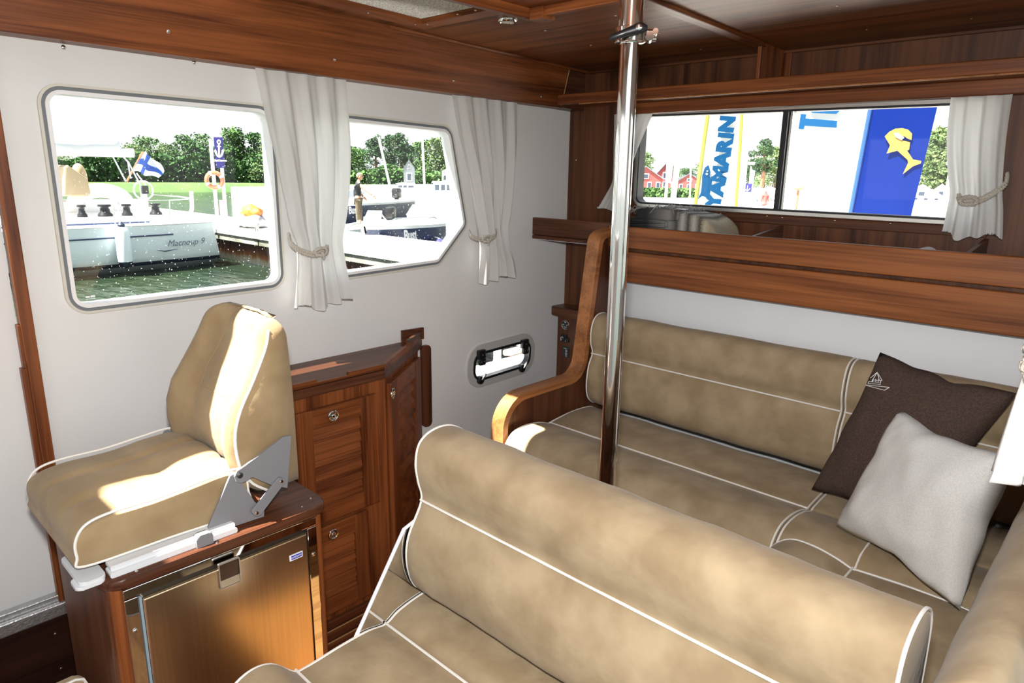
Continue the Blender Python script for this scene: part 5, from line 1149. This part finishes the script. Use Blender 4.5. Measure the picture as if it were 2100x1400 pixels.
KN_ = {'pine': 'open-crowned pine with a bare reddish trunk', 'dark': 'dense dark green broadleaf tree', 'mid': 'mid-green bushy tree', 'light': 'pale silvery green tree'}
WHERE = {130: 'far left behind the sail cover', 190: 'under the boom of the yacht', 240: 'behind the boom end', 290: 'behind the flag', 318: 'just right of the flag', 352: 'two trees left of the anchor sign', 385: 'next left of the anchor sign', 425: 'directly behind the lifebuoy', 470: 'directly right of the anchor sign', 493: 'with the tall tip right of the anchor sign', 528: 'beside the left edge of the first curtain', 560: 'showing beside the first curtain low down', 610: 'hidden mostly by the first curtain', 655: 'hidden mostly by the right half of the first curtain', 692: 'behind the twin masts', 722: 'behind the head of the person', 772: 'behind the leaning white mast', 800: 'between the leaning mast and the grey house', 823: 'left of the grey house, tallest of the pines', 865: 'directly behind the grey house', 893: 'right of the grey house', 925: 'at the slanted right edge of the window', 955: 'behind the second curtain', 745: 'low in the gap right of the person', 845: 'low behind the grey house roof'}
for i, (k, px, d, tp_, wp_) in enumerate(T_): tree(f'{KN_[k]} {WHERE[px]}', k, px, d, tp_, wp_, 100+i)
# undergrowth at the foot of the trees: one mass nobody could count
def thicket(label, pts, n_, zt0, zt1, depth, m_, seed, base):
    rnd = random.Random(seed); t = thing('undergrowth', label, 'bushes', pts[0]); verts = []; faces = []
    for _ in range(n_):
        k = rnd.random()*(len(pts)-1); i = int(k); p = pts[i].lerp(pts[i+1], k-i); top = zt0+(zt1-zt0)*(.5+.5*n3((p.x*.35, p.y*.35, seed), 1)); p = V((p.x, p.y, base+rnd.random()**.8*top)); f = 1+rnd.random()*depth/p.length; p = V((p.x*f, p.y*f, p.z))
        a = V((rnd.uniform(-1, 1), rnd.uniform(-1, 1), rnd.uniform(-.7, .7))).normalized()*rnd.uniform(.14, .32); q = a.cross(V((rnd.uniform(-1, 1), rnd.uniform(-1, 1), rnd.uniform(-1, 1)))).normalized()*rnd.uniform(.1, .22)
        i = len(verts); verts += [tuple(p-a), tuple(p+q), tuple(p+a), tuple(p-q)]; faces.append((i, i+1, i+2, i+3))
    me = bpy.data.meshes.new('leaves'); me.from_pydata(verts, [], faces); me.materials.append(m_); o = link('leaves', me, t); o['kind'] = 'stuff'; return t
thicket('dark green thicket along the far shore behind the yacht and the anchor sign', [A(px, 395, 76) for px in (60, 200, 330, 450, 560, 660)], 15000, 1.6, 4.2, 6, LEAF[1], 21, -.2)
thicket('mixed green bushes on the far shore around the grey house', [A(px, 395, 74) for px in (660, 740, 820, 900, 1000)], 7000, .9, 2.6, 6, LEAF[2], 22, -.2)
# far quay
def slabAB(name, m, parent, a, b, z0, z1, th, **kw):
    a, b = V(a), V(b); n_ = V((-(b-a).y, (b-a).x, 0)).normalized()*th; bm = bmesh.new(); add_prism(bm, [(a.x, a.y), (b.x, b.y), (b.x+n_.x, b.y+n_.y), (a.x+n_.x, a.y+n_.y)], 2, z0, z1); return obj(name, bm, m, parent, **kw)
fq = thing('far_quay', 'grey timber quay across the water under the grey house', 'quay', A(850, 397, 60)); slabAB('quay_wall', mat('quay_grey', (.16, .18, .17), .8), fq, A(735, 397, 62), A(1000, 397, 58), WZ_-.2, -.10, 2.0); slabAB('quay_edge', WHITE, fq, A(735, 397, 61.9), A(1000, 397, 57.9), -.10, 0, 2.0)
def cruiser(label, px, py, d, Lp, hull_m, seed, cabin=1, name='cabin_cruiser'):
    c = A(px, py, d); c.z = WZ_; a = V((RT.x, RT.y, 0)).normalized(); n_ = V((c.x, c.y, 0)).normalized(); L = Lp/FPX*d*1.05; t = thing(name, label, 'boat', c)
    def Q(u, v, z): return c+a*(u*L)+n_*(v*L*.3)+V((0, 0, z*L))
    bm = bmesh.new(); R = []
    for u, w_, z in ((-.5, .02, .20), (-.42, .5, .185), (-.2, .95, .165), (.1, 1, .15), (.5, .95, .145)):
        R.append([bm.verts.new(Q(u+(.06 if f == .6 and u < -.4 else 0), s*w_*f*.5, zz)) for s, f, zz in ((-1, 1, z), (-1, .9, z*.5), (-1, .6, -.02), (1, .6, -.02), (1, .9, z*.5), (1, 1, z))])
    for p, q in zip(R, R[1:]):
        for k in range(6): bm.faces.new((p[k], p[(k+1) % 6], q[(k+1) % 6], q[k]))
    bm.faces.new(R[0]); bm.faces.new(R[-1][::-1]); obj('hull', bm, hull_m, t, smooth=True)
    def block(nm, pts, w_, m_, par=t):
        bm = bmesh.new(); A_ = [bm.verts.new(Q(u, -w_, z)) for u, z in pts]; B_ = [bm.verts.new(Q(u, w_, z)) for u, z in pts]; N_ = len(pts); bm.faces.new(A_); bm.faces.new(B_[::-1])
        for k in range(N_): bm.faces.new((A_[k], B_[k], B_[(k+1) % N_], A_[(k+1) % N_]))
        return obj(nm, bm, m_, par)
    if cabin:
        cb_ = block('cabin', [(-.25, .15), (-.16, .25), (-.05, .31), (.10, .335), (.38, .33), (.42, .25), (.42, .14)], .36, WHITE)
        for u0, u1 in ((-.02, .08), (.10, .20), (.22, .36)): block('cabin_window', [(u0, .24), (u0+.02, .295), (u1, .295), (u1, .235)], .365, DGL, cb_)
        block('wheelhouse_roof', [(-.08, .33), (.10, .36), (.40, .345), (.40, .33)], .33, WHITE)
    return t, Q, block, L
cruiser('white cabin cruiser at the far quay below the grey house', 818, 400, 57, 78, HULLM, 1)
_, Q, blk, L = cruiser('white yacht with a dark blue waterline and twin masts left of the person', 695, 398, 52, 82, [HULLM], 2, 0, 'moored_yacht')
cb_ = blk('coachroof', [(-.4, .18), (-.3, .26), (.0, .30), (.35, .26), (.42, .16)], .3, WHITE); blk('blue_band', [(-.46, .02), (-.47, .12), (.3, .07), (.5, .03)], .49, BOOT)
for i, (px, top) in enumerate(((702, 285), (709, 280))):
    a = A(px-3, 372, 52); b = A(px, top, 52); tube('mast', mat('mast_grey%d' % i, (.45, .50, .52), .4), _, [a, b], .09, 8)
for py in (332, 290): tube('spreader', WHITE, _, [A(699, py, 51.8), A(718, py, 51.8)], .04, 6)
_, Q, blk, L = cruiser('white houseboat with a row of windows at the right end of the side window', 918, 392, 50, 80, WHITE, 3, 0, 'houseboat')
h_ = blk('house', [(-.34, .14), (-.34, .44), (.5, .44), (.5, .14)], .3, WHITE)
for u in (-.30, -.16, -.02, .12, .26): blk('house_window', [(u, .2), (u, .40), (u+.10, .40), (u+.10, .2)], .305, DGL, h_)
blk('house_roof', [(-.38, .44), (-.36, .48), (.5, .48), (.5, .44)], .34, RAIL)
_, Q, blk, L = cruiser('dark blue hulled cruiser partly hidden behind the first curtain', 575, 396, 54, 46, NAVYH, 4)
lm = thing('leaning_mast', 'leaning white mast in front of the pines', 'mast', A(800, 395, 60)); tube('mast', CREAM, lm, [A(802, 392, 60), A(777, 283, 60)], .10, 8); 
l2 = thing('flagpole', 'thin upright pole right of the grey house', 'pole', A(868, 395, 59)); tube('pole', WHITE, l2, [A(871, 388, 59), A(866, 278, 59)], .09, 8)
# grey house
def house(label, px, d, wpx, eave_py, ridge_py, base_z, wall_m, roof_m, name='house', wins=2, depth=.8, trim=WHITE):
    c = A(px, 395, d); c.z = base_z; a = V((RT.x, RT.y, 0)).normalized() if px < 1200 else V((c.y, -c.x, 0)).normalized(); n_ = V((c.x, c.y, 0)).normalized(); a = (a-n_*a.dot(n_)).normalized()
    Wd = wpx/FPX*d; he = A(px, eave_py, d).z-base_z; hr = A(px, ridge_py, d).z-base_z; t = thing(name, label, 'house', c)
    def H(u, v, z): return c+a*(u*Wd)+n_*(v*Wd)+V((0, 0, z))
    bm = bmesh.new(); f = [bm.verts.new(H(u, 0, z)) for u, z in ((-.5, 0), (.5, 0), (.5, he), (0, hr), (-.5, he))]; b = [bm.verts.new(H(u, depth, z)) for u, z in ((-.5, 0), (.5, 0), (.5, he), (0, hr), (-.5, he))]
    bm.faces.new(f); bm.faces.new(b[::-1])
    for k in range(5): bm.faces.new((f[k], b[k], b[(k+1) % 5], f[(k+1) % 5]))
    obj('walls', bm, wall_m, t)
    for s in (-1, 1):
        bm = bmesh.new(); th = .12; e = he-(hr-he)*.12
        q = [H(s*.56, -.06, e), H(0, -.06, hr), H(0, depth+.06, hr), H(s*.56, depth+.06, e)]; lo = [bm.verts.new(p) for p in q]; hi = [bm.verts.new(p+V((0, 0, th*Wd/4))) for p in q]
        bm.faces.new(lo); bm.faces.new(hi[::-1])
        for k in range(4): bm.faces.new((lo[k], hi[k], hi[(k+1) % 4], lo[(k+1) % 4]))
        obj('roof', bm, roof_m, t)
    def win(u, z, w_, h_):
        bm = bmesh.new(); vs_ = [bm.verts.new(H(u+x*w_, y, z+zz*h_)) for x in (-.5, .5) for y in (-.02, 0) for zz in (0, 1)]
        for q in ((0, 1, 3, 2), (4, 6, 7, 5), (0, 4, 5, 1), (2, 3, 7, 6), (0, 2, 6, 4), (1, 5, 7, 3)): bm.faces.new([vs_[i] for i in q])
        fr_ = obj('window', bm, trim, t); bm = bmesh.new(); vs_ = [bm.verts.new(H(u+x*w_*.72, y, z+h_*(.5+zz*.76))) for x in (-.5, .5) for y in (-.03, -.02) for zz in (-.5, .5)]
        for q in ((0, 1, 3, 2), (4, 6, 7, 5), (0, 4, 5, 1), (2, 3, 7, 6), (0, 2, 6, 4), (1, 5, 7, 3)): bm.faces.new([vs_[i] for i in q])
        obj('pane', bm, DGL, fr_)
    for k in range(wins): win(-.5+(k+.5)/wins, he*.32, .5/wins, he*.45)
    if hr > he*1.25: win(0, he*.98, .2, (hr-he)*.45)
    return t
GREYW = mat('grey_boards', (.11, .13, .14), .8); ROOFG = mat('roof_dark', (.06, .07, .075), .7)
house('small grey wooden house with a steep gable among the pines across the water', 840, 66, 22, 345, 327, -.1, GREYW, ROOFG, wins=1, depth=1.3)
house('low pale house half hidden by trees right of the grey house', 925, 74, 36, 352, 340, .0, WHITE, ROOFG, wins=3)

# ---------------------------------------------------------------- view through the back window
QY = noise_mat('quay_paving', (.62, .61, .58), (.72, .71, .68), (1, 1, 1), rough=.9)
bm = bmesh.new(); add_prism(bm, [(-50, 23), (30, 23), (45, 140), (-75, 140)], 2, -1.2, .10); struct(obj('quay', bm, QY), 'pale quay beyond the back window').name = 'ground'
bm = bmesh.new(); add_prism(bm, [(-7.5, 5.2), (1.5, 5.2), (1.5, 9.9), (-3.3, 9.9)], 2, -.3, .02); bp_ = thing('banner_pontoon', 'pale floating pontoon carrying the banners behind the boat', 'pontoon', (-3, 7, -.7)); obj('deck', bm, CONC, bp_)
def banner(label, name, quad, d, m, edge, z_lo=.02):
    """hanging fabric flag on a bent pole; quad = surveyed corners TL TR BR BL"""
    t = thing(name, label, 'banner', A((quad[2][0]+quad[3][0])/2, quad[2][1], d)*1); TLq, TRq, BRq, BLq = [A(*q, d) for q in quad]; n_ = V((TLq.x, TLq.y, 0)).normalized()
    G = []; bm = bmesh.new()
    for j in range(25):
        row = []
        for i in range(13):
            u, v = i/12, j/24; p = TLq.lerp(TRq, u).lerp(BLq.lerp(BRq, u), v)+n_*(.012*sin(u*4+v*2.2)*u); row.append(bm.verts.new(p))
        G.append(row)
    for a, b in zip(G, G[1:]):
        for i in range(12): bm.faces.new((a[i], a[i+1], b[i+1], b[i]))
    cl = obj('cloth', bm, m, t, smooth='all')
    dn = (BLq-TLq).normalized(); k = (z_lo-BLq.z)/dn.z; tube('pole', edge, t, [TLq-dn*.6, TLq, BLq, BLq+dn*k], .022, 8)
    lathe('pole_foot', mat('foot_grey', (.3, .3, .3), .6), t, [(.25, 0), (.25, .05), (.05, .08)], BLq+dn*k, (0, 0, 1), 16)
    return t, cl, n_, (TLq, TRq, BRq, BLq)
def cloth(name, col, tr_=.45):
    m = bpy.data.materials.new(name); m.use_nodes = True; n = m.node_tree.nodes; l = m.node_tree.links; n.clear(); o = n.new('ShaderNodeOutputMaterial'); d = n.new('ShaderNodeBsdfDiffuse'); t_ = n.new('ShaderNodeBsdfTranslucent'); x = n.new('ShaderNodeMixShader'); d.inputs[0].default_value = (*col, 1); t_.inputs[0].default_value = (*col, 1); x.inputs[0].default_value = tr_
    l.new(d.outputs[0], x.inputs[1]); l.new(t_.outputs[0], x.inputs[2]); l.new(x.outputs[0], o.inputs[0]); return m
YEL = cloth('banner_yellow', (.55, .53, .10)); CWH = cloth('banner_white', (.85, .87, .84)); CBL = cloth('banner_blue', (.007, .022, .17)); PBL = cloth('print_blue', (.006, .05, .13), .2); GOLD = cloth('print_gold', (.42, .27, .07), .2); NVB = mat('banner_edge_blue', srgb(30, 70, 135), .6)
D1 = 9.0
bt, bc, bn1, qd = banner('white and pale yellow banner with tall blue capitals seen left in the back window', 'feather_banner', ((1456, 200), (1523, 196), (1508, 440), (1424, 432)), D1, CWH, YEL)
def on1(px, py, off=.07): return A(px, py, D1)-bn1*off
bm = bmesh.new()
for e0, e1 in (((1456, 200), (1424, 432)), ((1523, 196), (1508, 440))): add_tube(bm, [on1(*e0, .0), on1(*e1, .0)], .022, 6)
obj('yellow_edge', bm, YEL, bt)
letters = 'YAMARIN'; cps = [(1464.5, 412), (1471, 386), (1477, 357), (1482, 327), (1486.5, 300), (1490, 278), (1492, 255)]
for ch, (px, py) in zip(letters, cps):
    dz = on1(px+3.5, py-22)-on1(px, py); dx_ = on1(px+15, py+1.5)-on1(px, py)
    t = text(ch, PBL, bt, on1(px, py, .035), dz, -dx_, .235, 'letter', bold=.018)
    t.scale = (1.0, .95, 1)
bm = bmesh.new(); fish = [(1453, 338), (1445, 344), (1440, 360), (1439, 380), (1437, 395), (1431, 408), (1440, 402), (1446, 403), (1452, 410), (1455, 400), (1458, 385), (1460, 372), (1456, 362), (1457, 352), (1455, 344)]
f = [bm.verts.new(on1(*p, .032)) for p in fish]; g_ = [bm.verts.new(on1(*p, .026)) for p in fish]; bm.faces.new(f); bm.faces.new(g_[::-1])
for i in range(len(f)): bm.faces.new((f[i], g_[i], g_[(i+1) % len(f)], f[(i+1) % len(f)]))
obj('fish_emblem', bm, PBL, bt)
bm = bmesh.new()
for c0_, r_ in (((1450.5, 351), .010), ((1449.5, 357), .014)): bmesh.ops.create_icosphere(bm, subdivisions=1, radius=r_, matrix=Matrix.Translation(on1(*c0_, .034)))
obj('emblem_dots', bm, CWH, bt)
D2 = 8.0
wt_, wc_, bn2, qd2 = banner('plain white banner with big blue letters lying sideways beside the window stile', 'feather_banner', ((1628, 180), (1792, 170), (1742, 470), (1598, 470)), D2, CWH, NVB)
def on2(px, py, off=.03): return A(px, py, D2)-bn2*off
def flatpoly(name, pts, fn, m, parent, off):
    bm = bmesh.new(); f = [bm.verts.new(fn(*p, off)) for p in pts]; g_ = [bm.verts.new(fn(*p, off-.006)) for p in pts]; bm.faces.new(f); bm.faces.new(g_[::-1])
    for i in range(len(f)): bm.faces.new((f[i], g_[i], g_[(i+1) % len(f)], f[(i+1) % len(f)]))
    return obj(name, bm, m, parent)
B2 = cloth('print_mid_blue', (.015, .085, .21), .2)
flatpoly('letter_t', [(1642, 234), (1654, 234.5), (1652, 243), (1717, 248), (1715, 262), (1650, 258), (1648, 265), (1637, 265)], on2, B2, wt_, .03)
flatpoly('letter_o', [(1659, 205), (1722, 203), (1721, 228), (1715, 234), (1666, 232), (1660, 228)], on2, B2, wt_, .03)
ut, uc_, bn3, qd3 = banner('deep blue banner with a golden leaping fish at the right of the back window', 'feather_banner', ((1795, 170), (1935, 165), (1862, 470), (1738, 470)), 7.6, CBL, NVB)
def on3(px, py, off=.03): return A(px, py, 7.6)-bn3*off
flatpoly('golden_fish', [(1814, 280), (1824, 270), (1836, 264), (1850, 263), (1862, 266), (1870, 274), (1869, 287), (1862, 285), (1853, 279), (1850, 288), (1866, 292), (1864, 307), (1860, 309), (1866, 318), (1872, 327), (1889, 330), (1888, 335), (1872, 341), (1851, 357), (1862, 334), (1861, 328), (1840, 309), (1818, 315), (1825, 298)], on3, GOLD, ut, .03)
flatpoly('fish_highlight', [(1833, 273), (1842, 273), (1854, 283), (1848, 287), (1836, 281)], on3, CWH, ut, .040)
# lamp post and poles
lp = thing('lamp_post', 'small brown lamp post in front of the white banner', 'lamp', A(1632, 440, 7.2)); a, b = A(1629, 445, 7.2), A(1638, 386, 7.2); tube('post', mat('brown_post', (.42, .20, .10), .6), lp, [V((a.x, a.y, .02)), a, b], .012, 8); lathe('lamp_head', mat('brown_head', (.35, .17, .09), .6), lp, [(.02, -.02), (.05, 0), (.03, .025), (.01, .03)], b, (0, 0, 1), 14)
def pole(label, px, d, top, r, arm=False, m=WHITE, bpx=None, nm='flagpole'):
    b = A(bpx or px, 415, d); b.z = .10; t = thing(nm, label, 'pole', b); tp2 = A(px, top, d); tube('mast', m, t, [b, tp2], r, 10)
    if arm: a_ = V((b.y, -b.x, 0)).normalized(); z = A(px, 335, d); tube('yard', m, t, [z-a_*.35, z+a_*.35], r*.5, 6)
    return t
pole('thick white mast left of the yellow banner', 1390, 40, 330, .16, bpx=1380)
pole('thin white flagpole left of the thick mast', 1371, 42, 332, .05, bpx=1366)
pole('thin white flagpole between thick mast and yellow banner', 1417, 42, 335, .05, bpx=1414)
pole('white mast with a yard right of the yellow banner', 1529, 30, 296, .13, True, bpx=1520)
pole('white leaning mast behind the blue banner at the right', 1962, 34, 310, .16, True, bpx=1942)
def flag(label, px, py, d, w_, h_, m):
    a = A(px, py, d); t = thing('pennant', label, 'flag', a); x_ = V((a.y, -a.x, 0)).normalized(); bm = bmesh.new(); G = []
    for j in range(7):
        G.append([bm.verts.new(a+x_*(w_*i/5)*(1-.2*j/6)+V((0, 0, -h_*j/6-.1*i/5*h_))+V((a.x, a.y, 0)).normalized()*.06*sin(i*1.3+j)) for i in range(6)])
    for p, q in zip(G, G[1:]):
        for i in range(5): bm.faces.new((p[i], p[i+1], q[i+1], q[i]))
    obj('cloth', bm, m, t, smooth='all'); tube('pole', WHITE, t, [V((a.x, a.y, .1)), a+V((0, 0, .1))], .03, 6)
flag('red and white flag in front of the red house', 1368, 336, 42, .35, 1.0, cloth('flag_red', (.75, .45, .45)))
flag('light blue pennant right of the yellow banner', 1540, 346, 32, .18, .9, cloth('flag_sky', (.40, .62, .85)))
# anchor sign on the quay
c = A(1533, 385, 30); s3 = thing('quay_sign', 'small blue anchor sign on the quay right of the yellow banner', 'sign', (c.x, c.y, .1)); x_ = V((c.y, -c.x, 0)).normalized(); tn = V((c.x, c.y, 0)).normalized()
bm = bmesh.new(); add_box(bm, -.16, .16, -.02, .02, -.16, .16, 0)
for v in bm.verts: v.co = c+x_*v.co.x+tn*v.co.y+V((0, 0, v.co.z))
pn = obj('panel', bm, NAVY, s3); tube('post', WHITE, s3, [V((c.x, c.y, .1)), c+V((0, 0, -.15))], .03, 8)
bm = bmesh.new(); e = c-tn*.03; add_tube(bm, [e+V((0, 0, .09)), e+V((0, 0, -.10))], .018, 5); add_tube(bm, [e-x_*.10+V((0, 0, -.02)), e-x_*.06+V((0, 0, -.09)), e+V((0, 0, -.11)), e+x_*.06+V((0, 0, -.09)), e+x_*.10+V((0, 0, -.02))], .018, 5); obj('anchor_symbol', bm, WHITE, pn)
REDW = mat('falu_red', (.20, .045, .04), .85); ROOFB = mat('roof_slate', (.10, .13, .16), .7); TRIM = mat('white_trim', (.75, .75, .75), .6)
house('red wooden house with white windows behind the flags, leftmost', 1322, 52, 66, 366, 342, .1, REDW, ROOFB, wins=4, depth=.6)
house('second red wooden house with a gable, behind the thin flagpole', 1362, 56, 48, 366, 336, .1, REDW, ROOFB, wins=3, depth=.6)
house('third red wooden house with white windows left of the yellow banner', 1412, 54, 46, 372, 356, .1, REDW, ROOFB, wins=3, depth=.6)
PALEW = mat('pale_house', (.62, .62, .60), .7); ROOFP = mat('roof_pale', (.45, .47, .48), .7)
house('white house with a pale roof right of the blue banner', 1890, 46, 62, 402, 380, .1, PALEW, ROOFP, wins=4, depth=.6)
house('small white gabled house at the far right of the back window', 1930, 52, 44, 402, 378, .1, PALEW, ROOFP, wins=2, depth=.6)
house('white house behind the lower part of the blue banner', 1812, 50, 44, 405, 382, .1, PALEW, ROOFP, wins=2, depth=.6)
hg_ = thing('clipped_hedge', 'low grey-green hedge along the quay below the red houses', 'hedge', A(1370, 405, 44)); 
verts = []; faces = []; rnd = random.Random(9); h0_, h1_ = A(1300, 405, 43), A(1435, 405, 43)
for _ in range(2600):
    p = h0_.lerp(h1_, rnd.random()); p.z = rnd.uniform(.1, .1+.5); p += V((rnd.gauss(0, .15), rnd.gauss(0, .3), 0)); a = V((rnd.uniform(-1, 1), rnd.uniform(-1, 1), rnd.uniform(-1, 1))).normalized()*.11; q = a.cross(V((rnd.uniform(-1, 1), rnd.uniform(-1, 1), rnd.uniform(-1, 1)))).normalized()*.08; i = len(verts); verts += [tuple(p-a), tuple(p+q), tuple(p+a), tuple(p-q)]; faces.append((i, i+1, i+2, i+3))
me = bpy.data.meshes.new('leaves'); me.from_pydata(verts, [], faces); me.materials.append(LEAF[2]); lv_ = link('leaves', me, hg_); lv_['kind'] = 'stuff'
G2 = 'trees behind the quay houses'
for i, (lab, k, px, d, top, wp2) in enumerate((('pale tree at the left end of the back window beside the pole', 'light', 1318, 75, 312, 46), ('tree between the second and third red house', 'mid', 1378, 66, 338, 40), ('dark tree behind the third red house', 'dark', 1408, 70, 345, 50), ('tree just left of the yellow banner', 'mid', 1440, 68, 328, 40), ('large pine right of the yellow banner', 'pine', 1560, 60, 284, 66), ('bushy tree below the large pine beside the stile', 'light', 1585, 64, 300, 60), ('dark tree at the foot of the mast with a yard', 'dark', 1532, 66, 330, 40), ('tree between the white and the blue banner', 'mid', 1752, 62, 292, 66), ('tall yellow-green tree right of the blue banner', 'light', 1925, 58, 262, 76), ('dark tree behind the houses at the far right', 'dark', 1905, 66, 318, 80), ('dark tree behind the right curtain', 'dark', 1975, 62, 300, 70))):
    tree(lab, k, px, d, top, wp2, 300+i, .1, G2)
def parasol(label, px, py, d, w_):
    c = A(px, py, d); t = thing('market_umbrella', label, 'umbrella', (c.x, c.y, .1)); lathe('canopy', WHITE, t, [(w_, -.30), (w_*.5, -.10), (.05, .06)], c, (0, 0, 1), 12); tube('post', RAIL, t, [V((c.x, c.y, .1)), c], .04, 6)
parasol('left white market umbrella on the quay beside the window stile', 1556, 386, 40, 1.0); parasol('right white market umbrella on the quay beside the window stile', 1583, 386, 42, .9)
b = A(1567, 425, 29.0); b.z = .10; foot = b; px_ = V((RT.x, RT.y, 0)).normalized(); py_ = V((b.x, b.y, 0)).normalized(); k_ = .45
b.z = A(1567, 421, 29.0).z
t = thing('person', 'tiny seated visitor in red under the white umbrellas on the quay', 'person', b)
seat_ = lathe('stool', mat('stool_grey', (.4, .4, .4), .7), thing('stool', 'low stool carrying the visitor in red on the quay', 'stool', (b.x, b.y, .10)), [(.12, .0), (.12, max(.02, b.z-.10)), (.10, max(.03, b.z-.09))], (b.x, b.y, .10), (0, 0, 1), 12)
skin('body', [(0, 0, .08), (0, 0, .5), (0, 0, .9), (0, 0, 1.05), (0, 0, 1.25), (-.2, -.3, .06), (.2, -.3, .06), (-.26, 0, .85), (-.3, -.1, .3), (.26, 0, .85), (.3, -.1, .3)], [(0, 1), (1, 2), (2, 3), (3, 4), (0, 5), (0, 6), (2, 7), (7, 8), (2, 9), (9, 10)], [.2, .2, .19, .09, .16, .1, .1, .1, .07, .1, .07], mat('red_jacket', (.62, .08, .07), .8), t)
